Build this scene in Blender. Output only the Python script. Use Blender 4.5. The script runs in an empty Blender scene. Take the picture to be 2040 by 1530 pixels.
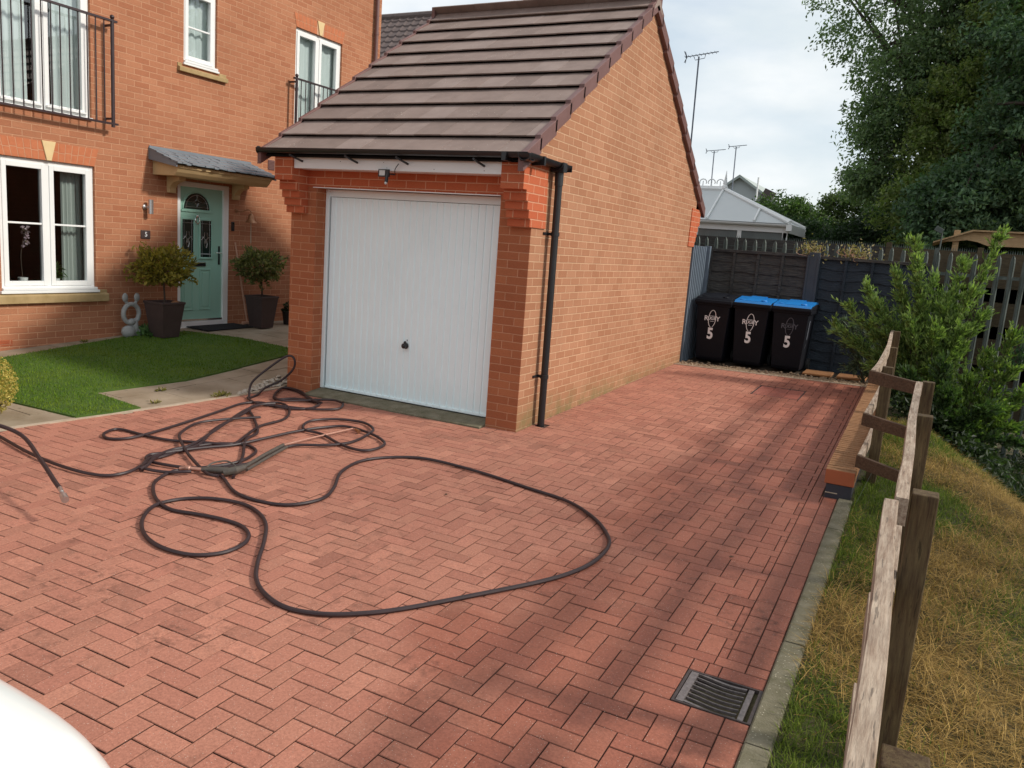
import bpy, math, random
import numpy as np
from mathutils import Vector, Matrix
R_ = math.radians
rng = np.random.default_rng(7)
random.seed(7)
S = bpy.context.scene
COL = S.collection

# ------------------------------------------------------------------ camera
cam = bpy.data.cameras.new('camera'); camo = bpy.data.objects.new('camera', cam); COL.objects.link(camo)
CR = Vector((0.8854183, 0.45896907, 0.0733609)); CU = Vector((-0.14341469, 0.1196419, 0.98240422)); CF = Vector((-0.44211612, 0.8803597, -0.17175603))
M = Matrix((CR, CU, -CF)).transposed().to_4x4(); M.translation = Vector((3.23322502, -6.59153628, 1.73618597))
camo.matrix_world = M
cam.sensor_width = 36; cam.lens = 1591.709 / 2040 * 36; cam.clip_start = 0.03; cam.clip_end = 600
S.camera = camo
# ------------------------------------------------------------------ sun, sky, exposure
EL, AZ = R_(35), R_(11)
sd = Vector((math.cos(EL) * math.cos(AZ), math.cos(EL) * math.sin(AZ), math.sin(EL)))
sl = bpy.data.lights.new('sun', 'SUN'); sl.energy = 2.3; sl.angle = R_(5.5); sl.color = (1, .93, .83)
so = bpy.data.objects.new('sun', sl); COL.objects.link(so); so.rotation_euler = sd.to_track_quat('Z', 'Y').to_euler()
W = bpy.data.worlds.new('World'); S.world = W; W.use_nodes = True
nt = W.node_tree; N = nt.nodes; L = nt.links; bg = N['Background']
sky = N.new('ShaderNodeTexSky'); sky.sky_type = 'NISHITA'; sky.sun_disc = False
sky.sun_elevation = EL; sky.sun_rotation = math.pi / 2 - AZ; sky.air_density = 1.0; sky.dust_density = 1.5
tc = N.new('ShaderNodeTexCoord'); mp = N.new('ShaderNodeMapping'); mp.inputs['Scale'].default_value = (1, 1, 3.2)
L.new(tc.outputs['Generated'], mp.inputs['Vector'])
n1 = N.new('ShaderNodeTexNoise'); n1.inputs['Scale'].default_value = 2.3; n1.inputs['Detail'].default_value = 9; n1.inputs['Roughness'].default_value = .52
L.new(mp.outputs['Vector'], n1.inputs['Vector'])
r1 = N.new('ShaderNodeValToRGB'); r1.color_ramp.elements[0].position = .34; r1.color_ramp.elements[1].position = .58
r1.color_ramp.elements[0].color = (.5, .5, .5, 1)
L.new(n1.outputs['Fac'], r1.inputs['Fac'])
mp2 = N.new('ShaderNodeMapping'); mp2.inputs['Scale'].default_value = (1, 1, 2.4); mp2.inputs['Location'].default_value = (3.1, 1.7, .4)
L.new(tc.outputs['Generated'], mp2.inputs['Vector'])
n2 = N.new('ShaderNodeTexNoise'); n2.inputs['Scale'].default_value = 4.5; n2.inputs['Detail'].default_value = 8; n2.inputs['Roughness'].default_value = .5
L.new(mp2.outputs['Vector'], n2.inputs['Vector'])
r2 = N.new('ShaderNodeValToRGB'); r2.color_ramp.elements[0].position = .38; r2.color_ramp.elements[1].position = .62
r2.color_ramp.elements[0].color = (4.3, 4.75, 5.0, 1); r2.color_ramp.elements[1].color = (5.6, 5.75, 5.8, 1)
L.new(n2.outputs['Fac'], r2.inputs['Fac'])
mx = N.new('ShaderNodeMixRGB'); L.new(r1.outputs['Color'], mx.inputs['Fac']); L.new(sky.outputs['Color'], mx.inputs['Color1']); L.new(r2.outputs['Color'], mx.inputs['Color2'])
L.new(mx.outputs['Color'], bg.inputs['Color']); bg.inputs['Strength'].default_value = .124
S.view_settings.view_transform = 'Standard'; S.view_settings.look = 'None'; S.view_settings.gamma = 1; S.view_settings.exposure = .54
S.cycles.max_bounces = 6; S.cycles.transparent_max_bounces = 12

# ------------------------------------------------------------------ materials
def newmat(name):
    m = bpy.data.materials.new(name); m.use_nodes = True
    return m, m.node_tree.nodes, m.node_tree.links, m.node_tree.nodes['Principled BSDF']
def mix(n, l, fac, a, b, mode='MIX'):
    x = n.new('ShaderNodeMixRGB'); x.blend_type = mode
    for s, v in (('Fac', fac), ('Color1', a), ('Color2', b)):
        if isinstance(v, (int, float)): x.inputs[s].default_value = v
        elif isinstance(v, tuple): x.inputs[s].default_value = (*v, 1)
        else: l.new(v, x.inputs[s])
    return x.outputs['Color']
def noise(n, l, vec, scale, detail=4, rough=.55, lo=None, hi=None):
    t = n.new('ShaderNodeTexNoise'); t.inputs['Scale'].default_value = scale; t.inputs['Detail'].default_value = detail; t.inputs['Roughness'].default_value = rough
    if vec is not None: l.new(vec, t.inputs['Vector'])
    if lo is None: return t.outputs['Fac']
    r = n.new('ShaderNodeMapRange'); r.inputs['From Min'].default_value = lo; r.inputs['From Max'].default_value = hi; r.clamp = True
    l.new(t.outputs['Fac'], r.inputs['Value']); return r.outputs['Result']
def bump(n, l, b, h, dist=.002, strength=1.0):
    q = n.new('ShaderNodeBump'); q.inputs['Distance'].default_value = dist; q.inputs['Strength'].default_value = strength
    l.new(h, q.inputs['Height']); l.new(q.outputs['Normal'], b.inputs['Normal'])
def posn(n): return n.new('ShaderNodeNewGeometry').outputs['Position']
def stretch(n, l, v, s):
    m = n.new('ShaderNodeMapping'); m.inputs['Scale'].default_value = s; l.new(v, m.inputs['Vector']); return m.outputs['Vector']
def plain(name, col, rough=.6, col2=None, scale=8, metal=0, bmp=0, bscale=60, st=None, spec=.5):
    m, n, l, b = newmat(name); b.inputs['Roughness'].default_value = rough; b.inputs['Metallic'].default_value = metal
    b.inputs['Specular IOR Level'].default_value = spec
    p = posn(n)
    if st: p = stretch(n, l, p, st)
    c2 = col2 or tuple(c * .82 for c in col)
    l.new(mix(n, l, noise(n, l, p, scale, 6, .6, .3, .7), col, c2), b.inputs['Base Color'])
    if bmp: bump(n, l, b, noise(n, l, p, bscale, 4), bmp)
    return m
def brick(name, c1, c2, mort, zoff=0.0, uoff=0.0, grime=.42, sootline=False):
    m, n, l, b = newmat(name); b.inputs['Roughness'].default_value = .9; b.inputs['Specular IOR Level'].default_value = .25
    g = n.new('ShaderNodeNewGeometry'); sp = n.new('ShaderNodeSeparateXYZ'); l.new(g.outputs['Position'], sp.inputs[0])
    sn = n.new('ShaderNodeSeparateXYZ'); l.new(g.outputs['True Normal'], sn.inputs[0])
    ab = n.new('ShaderNodeMath'); ab.operation = 'ABSOLUTE'; l.new(sn.outputs['X'], ab.inputs[0])
    gt = n.new('ShaderNodeMath'); gt.operation = 'GREATER_THAN'; gt.inputs[1].default_value = .6; l.new(ab.outputs[0], gt.inputs[0])
    mm = n.new('ShaderNodeMix'); mm.data_type = 'FLOAT'; l.new(gt.outputs[0], mm.inputs['Factor']); l.new(sp.outputs['X'], mm.inputs[2]); l.new(sp.outputs['Y'], mm.inputs[3])
    cb = n.new('ShaderNodeCombineXYZ')
    au = n.new('ShaderNodeMath'); au.operation = 'ADD'; au.inputs[1].default_value = uoff; l.new(mm.outputs[0], au.inputs[0]); l.new(au.outputs[0], cb.inputs['X'])
    az = n.new('ShaderNodeMath'); az.operation = 'ADD'; az.inputs[1].default_value = zoff; l.new(sp.outputs['Z'], az.inputs[0]); l.new(az.outputs[0], cb.inputs['Y'])
    nz = n.new('ShaderNodeTexNoise'); nz.inputs['Scale'].default_value = 9; nz.inputs['Detail'].default_value = 3; l.new(g.outputs['Position'], nz.inputs['Vector'])
    vm = n.new('ShaderNodeVectorMath'); vm.operation = 'MULTIPLY_ADD'; vm.inputs[1].default_value = (.006, .006, 0); l.new(nz.outputs['Color'], vm.inputs[0]); l.new(cb.outputs[0], vm.inputs[2])
    t = n.new('ShaderNodeTexBrick'); t.offset = .5; t.inputs['Scale'].default_value = 1; t.inputs['Brick Width'].default_value = .225; t.inputs['Row Height'].default_value = .075
    t.inputs['Mortar Size'].default_value = .0050; t.inputs['Mortar Smooth'].default_value = .25; t.inputs['Bias'].default_value = .0
    t.inputs['Color1'].default_value = (*c1, 1); t.inputs['Color2'].default_value = (*c2, 1); t.inputs['Mortar'].default_value = (*mort, 1)
    l.new(vm.outputs[0], t.inputs['Vector'])
    # drag-wire streaks and blotches that belong to each brick face
    fine = noise(n, l, stretch(n, l, g.outputs['Position'], (1, 1, 5)), 60, 4, .65, .25, .75)
    c = mix(n, l, .55, t.outputs['Color'], mix(n, l, fine, (.62, .6, .58), (1.28, 1.3, 1.32)), 'MULTIPLY')
    big = noise(n, l, g.outputs['Position'], 1.1, 5, .6, .3, .72)
    c = mix(n, l, grime, c, mix(n, l, big, (.68, .66, .62), (1.12, 1.12, 1.1)), 'MULTIPLY')
    if sootline:
        mr = n.new('ShaderNodeMapRange'); mr.inputs['From Min'].default_value = .34; mr.inputs['From Max'].default_value = .0; mr.clamp = True; l.new(sp.outputs['Z'], mr.inputs['Value'])
        fm = n.new('ShaderNodeMath'); fm.operation = 'MULTIPLY'; l.new(mr.outputs[0], fm.inputs[0]); l.new(noise(n, l, g.outputs['Position'], 5, 6, .7, .35, .6), fm.inputs[1])
        c = mix(n, l, fm.outputs[0], c, (.2, .16, .07))
    l.new(c, b.inputs['Base Color'])
    inv = n.new('ShaderNodeMath'); inv.operation = 'MULTIPLY_ADD'; inv.inputs[1].default_value = -1; l.new(t.outputs['Fac'], inv.inputs[0]); l.new(mixf(n, l, fine, .75, 1.0), inv.inputs[2])
    bump(n, l, b, inv.outputs[0], .0045, .9)
    return m
def mixf(n, l, f, a, b):
    r = n.new('ShaderNodeMapRange'); r.inputs['To Min'].default_value = a; r.inputs['To Max'].default_value = b; l.new(f, r.inputs['Value']); return r.outputs['Result']
def vcol(name, rough=.8, trans=0.0, speck=None, bmp=0, spec=.3):
    m, n, l, b = newmat(name); b.inputs['Roughness'].default_value = rough; b.inputs['Specular IOR Level'].default_value = spec
    a = n.new('ShaderNodeAttribute'); a.attribute_name = 'Col'; c = a.outputs['Color']
    if speck: c = speck(n, l, c, b)
    l.new(c, b.inputs['Base Color'])
    if trans:
        t = n.new('ShaderNodeBsdfTranslucent'); l.new(mix(n, l, 1.0, c, (1.0, 1.25, .55), 'MULTIPLY'), t.inputs['Color'])
        ms = n.new('ShaderNodeMixShader'); ms.inputs[0].default_value = trans; l.new(b.outputs[0], ms.inputs[1]); l.new(t.outputs[0], ms.inputs[2])
        l.new(ms.outputs[0], n['Material Output'].inputs['Surface'])
    return m
def paver_speck(n, l, c, b):
    p = posn(n)
    c = mix(n, l, .75, c, mix(n, l, noise(n, l, p, 90, 5, .7, .3, .7), (.66, .64, .64), (1.3, 1.3, 1.3)), 'MULTIPLY')
    # algae and soil staining between and over the blocks, washed patches
    st = noise(n, l, p, 1.4, 9, .68, .44, .62)
    st2 = noise(n, l, p, 14, 8, .72, .5, .66)
    mu = n.new('ShaderNodeMath'); mu.operation = 'MULTIPLY'; l.new(st, mu.inputs[0]); l.new(st2, mu.inputs[1])
    mu2 = n.new('ShaderNodeMath'); mu2.operation = 'MULTIPLY'; mu2.inputs[1].default_value = .62; l.new(mu.outputs[0], mu2.inputs[0])
    c = mix(n, l, mu2.outputs[0], c, (.085, .04, .028))
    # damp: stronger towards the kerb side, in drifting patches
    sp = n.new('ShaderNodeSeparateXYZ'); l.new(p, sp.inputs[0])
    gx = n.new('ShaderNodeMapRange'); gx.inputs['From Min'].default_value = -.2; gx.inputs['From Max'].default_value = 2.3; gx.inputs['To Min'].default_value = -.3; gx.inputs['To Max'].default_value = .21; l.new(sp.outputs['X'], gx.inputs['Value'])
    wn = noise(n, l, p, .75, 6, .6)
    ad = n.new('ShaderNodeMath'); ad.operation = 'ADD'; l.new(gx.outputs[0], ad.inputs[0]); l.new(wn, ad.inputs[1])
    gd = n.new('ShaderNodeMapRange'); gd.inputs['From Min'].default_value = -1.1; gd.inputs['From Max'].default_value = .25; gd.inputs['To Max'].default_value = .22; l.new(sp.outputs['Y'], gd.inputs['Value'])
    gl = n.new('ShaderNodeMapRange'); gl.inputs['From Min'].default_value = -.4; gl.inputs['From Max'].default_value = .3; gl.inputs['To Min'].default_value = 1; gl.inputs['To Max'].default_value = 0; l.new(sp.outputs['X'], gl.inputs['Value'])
    gm = n.new('ShaderNodeMath'); gm.operation = 'MULTIPLY'; l.new(gd.outputs[0], gm.inputs[0]); l.new(gl.outputs[0], gm.inputs[1])  # same darkening, raised over the strip before the garage door
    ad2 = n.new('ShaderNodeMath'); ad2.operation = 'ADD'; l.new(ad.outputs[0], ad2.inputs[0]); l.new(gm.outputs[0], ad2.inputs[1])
    wet_dark = n.new('ShaderNodeMapRange'); wet_dark.inputs['From Min'].default_value = .5; wet_dark.inputs['From Max'].default_value = .66; l.new(ad2.outputs[0], wet_dark.inputs['Value'])
    c = mix(n, l, mul(n, l, wet_dark.outputs[0], .72), c, mix(n, l, 1.0, c, (.62, .45, .40), 'MULTIPLY'))
    # pale aggregate flecks
    v = n.new('ShaderNodeTexVoronoi'); v.inputs['Scale'].default_value = 85; l.new(p, v.inputs['Vector'])
    vr = n.new('ShaderNodeMapRange'); vr.inputs['From Min'].default_value = .17; vr.inputs['From Max'].default_value = .10; vr.clamp = True; l.new(v.outputs['Distance'], vr.inputs['Value'])
    vs = n.new('ShaderNodeSeparateColor'); l.new(v.outputs['Color'], vs.inputs[0])
    vg = n.new('ShaderNodeMath'); vg.operation = 'GREATER_THAN'; vg.inputs[1].default_value = .52; l.new(vs.outputs[0], vg.inputs[0])
    vm = n.new('ShaderNodeMath'); vm.operation = 'MULTIPLY'; l.new(vr.outputs[0], vm.inputs[0]); l.new(vg.outputs[0], vm.inputs[1])
    c = mix(n, l, mul(n, l, vm.outputs[0], .75), c, (.62, .5, .42))
    l.new(mixf(n, l, wet_dark.outputs[0], .85, .6), b.inputs['Roughness'])
    bump(n, l, b, noise(n, l, p, 160, 4), .0016)
    return c
def mul(n, l, a, k):
    x = n.new('ShaderNodeMath'); x.operation = 'MULTIPLY'; x.inputs[1].default_value = k; l.new(a, x.inputs[0]); return x.outputs[0]
def wood(name, c1, c2, rough=.85, axis='Y', sc=14, bmp=.0015):
    s = {'X': (.08, 1, 1), 'Y': (1, .08, 1), 'Z': (1, 1, .08)}[axis]
    m, n, l, b = newmat(name); b.inputs['Roughness'].default_value = rough; b.inputs['Specular IOR Level'].default_value = .25
    p = posn(n); v = stretch(n, l, p, tuple(x * 10 for x in s))
    w = noise(n, l, v, sc * .5, 8, .72, .36, .64)
    c = mix(n, l, w, c1, c2)
    c = mix(n, l, .5, c, mix(n, l, noise(n, l, p, 5, 6, .6, .3, .7), (.6, .58, .56), (1.25, 1.25, 1.22)), 'MULTIPLY')
    # checks
    cr = noise(n, l, stretch(n, l, p, tuple(x * 26 for x in s)), 4, 3, .6, .62, .66)
    c = mix(n, l, mul(n, l, cr, .7), c, tuple(x * .22 for x in c1))
    l.new(c, b.inputs['Base Color']); bump(n, l, b, w, bmp)
    return m
MT = {}
MT['brick'] = brick('buff_red_brick', (.365, .166, .09), (.435, .218, .126), (.60, .375, .235), zoff=-.021 + .0, sootline=True)
MT['brick_house'] = brick('house_brick', (.37, .145, .076), (.44, .195, .107), (.56, .30, .18), zoff=.01, uoff=.04)
MT['brick_pier'] = brick('pier_brick', (.36, .115, .052), (.44, .155, .07), (.54, .26, .15), zoff=-.021, uoff=.10)
MT['brick_red'] = brick('smooth_red_brick', (.44, .10, .042), (.50, .135, .06), (.62, .32, .2), zoff=-.021, uoff=.03, grime=.12)
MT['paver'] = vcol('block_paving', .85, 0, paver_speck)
MT['joint'] = plain('joint_sand', (.05, .024, .017), .95, (.085, .045, .032), 20)
MT['white'] = plain('white_upvc', (.80, .81, .80), .32, (.76, .77, .76), 3)
MT['white_steel'] = plain('white_painted_steel', (.85, .97, .985), .42, (.81, .93, .945), 2.2, bmp=.0004, bscale=30)
MT['black'] = plain('black_plastic', (.012, .012, .014), .38, (.018, .018, .02), 6)
MT['rubber'] = plain('black_rubber', (.020, .010, .012), .5, (.034, .018, .02), 12)
MT['iron'] = plain('dark_brown_iron', (.028, .014, .016), .4, (.04, .022, .024), 9)
MT['stone'] = plain('buff_cast_stone', (.42, .30, .15), .9, (.30, .21, .09), 7, bmp=.002, bscale=40)
MT['keystone'] = plain('cream_keystone', (.68, .52, .28), .85, (.62, .46, .24), 9)
MT['concrete'] = plain('grey_concrete', (.22, .195, .135), .92, (.105, .095, .052), 9, bmp=.003, bscale=120)
MT['edging'] = plain('pale_edging', (.46, .38, .29), .9, (.36, .28, .2), 9, bmp=.002, bscale=90)
MT['slab'] = plain('paving_slab', (.37, .30, .22), .88, (.19, .14, .085), 1.7, bmp=.002, bscale=60)
MT['tile'] = plain('flat_roof_tile', (.27, .20, .172), .8, (.205, .148, .126), 5, bmp=.001, bscale=90)
MT['tile_dark'] = plain('flat_roof_tile_dark', (.235, .172, .147), .8, (.18, .13, .11), 5, bmp=.001, bscale=90)
MT['tile_pale'] = plain('flat_roof_tile_pale', (.30, .228, .20), .8, (.235, .175, .152), 5, bmp=.001, bscale=90)
MT['verge'] = plain('brown_verge_cap', (.17, .085, .078), .5, (.14, .068, .06), 5)
MT['pantile'] = plain('brown_pantile', (.10, .072, .066), .8, (.15, .11, .1), 8)
MT['green_door'] = plain('sage_green_door', (.31, .56, .465), .42, (.29, .53, .435), 5, bmp=.0006, bscale=150, st=(1, 1, .15))
MT['chrome'] = plain('chrome', (.8, .8, .8), .14, (.75, .75, .75), 4, metal=1)
MT['brass'] = plain('aged_brass', (.45, .24, .13), .35, (.35, .18, .1), 18, metal=.8)
MT['steel'] = plain('brushed_steel', (.6, .6, .6), .3, (.5, .5, .5), 14, metal=.9)
MT['copper'] = plain('copper_lance', (.50, .27, .20), .45, (.38, .2, .15), 20, metal=.3)
MT['lead'] = plain('grey_lead_tile', (.15, .175, .20), .6, (.19, .215, .24), 6, bmp=.001, bscale=40, st=(1, .3, 1))
MT['stone_trim'] = plain('cream_canopy_trim', (.58, .42, .22), .7, (.5, .36, .18), 5)
MT['pot'] = plain('dark_fibre_pot', (.065, .042, .04), .55, (.05, .032, .03), 9, bmp=.001, bscale=50)
MT['mat'] = plain('black_coir', (.008, .008, .01), .98, (.014, .014, .016), 60, bmp=.004, bscale=300)
MT['soil'] = plain('soil', (.045, .03, .02), 1, (.07, .05, .03), 30, bmp=.01, bscale=40)
MT['terrain'] = plain('rough_ground', (.06, .065, .022), 1, (.11, .085, .04), 3, bmp=.01, bscale=30)
MT['verge_soil'] = plain('grass_root_soil', (.085, .065, .03), 1, (.045, .045, .018), 6, bmp=.01, bscale=40)
MT['rail'] = wood('weathered_rail', (.50, .40, .31), (.23, .155, .11), .8, 'Y')
MT['rail_x'] = wood('dark_weathered_rail', (.13, .08, .05), (.07, .04, .025), .85, 'X')
MT['post'] = wood('treated_post', (.14, .10, .05), (.06, .035, .02), .85, 'Z')
MT['panel'] = wood('grey_fence_panel', (.10, .092, .082), (.032, .032, .034), .9, 'X', bmp=.004)
MT['navy'] = plain('navy_fence_paint', (.022, .034, .05), .55, (.035, .045, .058), 6, bmp=.001, bscale=60)
MT['slat'] = plain('grey_blue_slat', (.13, .16, .20), .5, (.1, .13, .16), 9)
MT['boards'] = wood('dull_board_fence', (.11, .085, .05), (.055, .042, .028), .9, 'X')
MT['galv'] = plain('galvanised_steel', (.12, .14, .128), .6, (.055, .07, .06), 14, metal=.25, st=(1, 1, .3))
MT['timber'] = wood('new_timber', (.50, .34, .19), (.38, .25, .13), .8, 'X')
MT['orange_stone'] = plain('orange_stone', (.33, .15, .055), .85, (.22, .1, .04), 7, bmp=.002, bscale=50)
MT['coping'] = wood('coping_brick', (.36, .19, .095), (.25, .125, .058), .8, 'X', sc=8)
MT['coping_end'] = plain('smooth_orange_brick', (.40, .10, .035), .65, (.34, .085, .03), 6)
MT['blue_brick'] = plain('blue_brick', (.022, .022, .032), .55, (.032, .03, .04), 8)
MT['blue_lid'] = plain('blue_plastic_lid', (.014, .20, .56), .33, (.012, .18, .52), 4)
MT['bin'] = plain('black_bin_plastic', (.0035, .0042, .008), .62, (.005, .006, .010), 5, spec=.2)
MT['print'] = plain('white_print', (.85, .86, .87), .6, (.72, .73, .74), 20)
MT['print_dim'] = plain('faded_print', (.12, .13, .16), .6, (.05, .055, .07), 30)
MT['castiron'] = plain('cast_iron', (.085, .065, .062), .55, (.055, .042, .04), 40, metal=.3, bmp=.002, bscale=150)
MT['dark'] = plain('dark_void', (.004, .004, .004), 1, (.006, .006, .006), 3)
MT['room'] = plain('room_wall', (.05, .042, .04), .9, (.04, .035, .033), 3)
MT['curtain'] = plain('curtain', (.42, .46, .43), .9, (.33, .37, .35), 2, st=(1, 6, .1))
MT['blind'] = plain('net_curtain', (.74, .79, .79), .9, (.60, .66, .66), 3, st=(1, 8, .3))
MT['lamp_lens'] = plain('lamp_lens', (.6, .6, .56), .25, (.5, .5, .48), 30)
MT['rabbit'] = plain('grey_garden_stone', (.36, .36, .36), .9, (.26, .27, .26), 20, bmp=.003, bscale=60)
MT['pebble'] = plain('pale_pebble', (.52, .47, .40), .7, (.34, .28, .21), 30)
MT['pebble_dark'] = plain('brown_gravel', (.20, .13, .075), .8, (.36, .27, .18), 35)
MT['bark'] = plain('bark', (.075, .055, .042), .95, (.045, .034, .026), 12, bmp=.01, bscale=25, st=(1, 1, .2))
MT['leaf'] = vcol('leaf', .55, .38, spec=.35)
MT['grass'] = vcol('grass_blades', .75, .25, spec=.2)
MT['turf'] = vcol('turf', .9, .1, spec=.1)
MT['lawn'] = plain('lawn_base', (.04, .085, .007), .95, (.065, .12, .012), 5, bmp=.004, bscale=200)
MT['cons_roof'] = plain('grey_polycarbonate', (.56, .58, .58), .5, (.53, .55, .55), 2)
MT['far_wall'] = plain('far_render', (.42, .45, .46), .9, (.40, .43, .44), 1)
MT['far_roof'] = plain('far_roof', (.36, .40, .38), .9, (.33, .37, .35), 1)
MT['car'] = plain('white_car_paint', (.82, .83, .80), .12, (.81, .82, .79), 1)
MT['tyre'] = plain('tyre', (.02, .02, .02), .8, (.03, .03, .03), 20)
MT['copper_bell'] = plain('bronze_bell', (.40, .20, .10), .4, (.3, .15, .08), 25, metal=.5)
MT['cane'] = plain('broom_handle', (.60, .34, .24), .6, (.50, .28, .19), 8, st=(1, 1, .1))
def glass(name, tint=(.9, .95, .95), refl=.22):
    m, n, l, b = newmat(name)
    t = n.new('ShaderNodeBsdfTransparent'); t.inputs[0].default_value = (*tint, 1)
    g = n.new('ShaderNodeBsdfGlossy'); g.inputs['Roughness'].default_value = .02
    f = n.new('ShaderNodeFresnel'); f.inputs[0].default_value = 1.5
    a = n.new('ShaderNodeMath'); a.operation = 'ADD'; a.inputs[1].default_value = refl; a.use_clamp = True; l.new(f.outputs[0], a.inputs[0])
    ms = n.new('ShaderNodeMixShader'); l.new(a.outputs[0], ms.inputs[0]); l.new(t.outputs[0], ms.inputs[1]); l.new(g.outputs[0], ms.inputs[2])
    l.new(ms.outputs[0], n['Material Output'].inputs['Surface']); return m
MT['glass'] = glass('window_glass', refl=.03)
MT['glass_up'] = glass('upper_window_glass', refl=.10)
MT['leaded'] = plain('dark_leaded_glass', (.012, .022, .02), .12, (.02, .035, .03), 25)

def add_specks(mat, colr, scale, thr, keep):
    n = MT[mat].node_tree.nodes; l = MT[mat].node_tree.links; b = n['Principled BSDF']; src = b.inputs['Base Color'].links[0].from_socket; p = posn(n)
    v = n.new('ShaderNodeTexVoronoi'); v.inputs['Scale'].default_value = scale; l.new(p, v.inputs['Vector'])
    r = n.new('ShaderNodeMapRange'); r.inputs['From Min'].default_value = thr; r.inputs['From Max'].default_value = thr * .6; l.new(v.outputs['Distance'], r.inputs['Value'])
    k = noise(n, l, p, 2.2, 6, .7, keep, keep + .1); mm = n.new('ShaderNodeMath'); mm.operation = 'MULTIPLY'; l.new(r.outputs[0], mm.inputs[0]); l.new(k, mm.inputs[1])
    l.new(mix(n, l, mm.outputs[0], src, colr), b.inputs['Base Color'])
for q_ in ('tile', 'tile_dark', 'tile_pale'): add_specks(q_, (.50, .46, .40), 26, .16, .50)
add_specks('concrete', (.42, .38, .28), 60, .2, .42)
add_specks('slab', (.10, .085, .05), 9, .22, .5)
add_specks('slab', (.46, .40, .31), 40, .14, .5)
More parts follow.
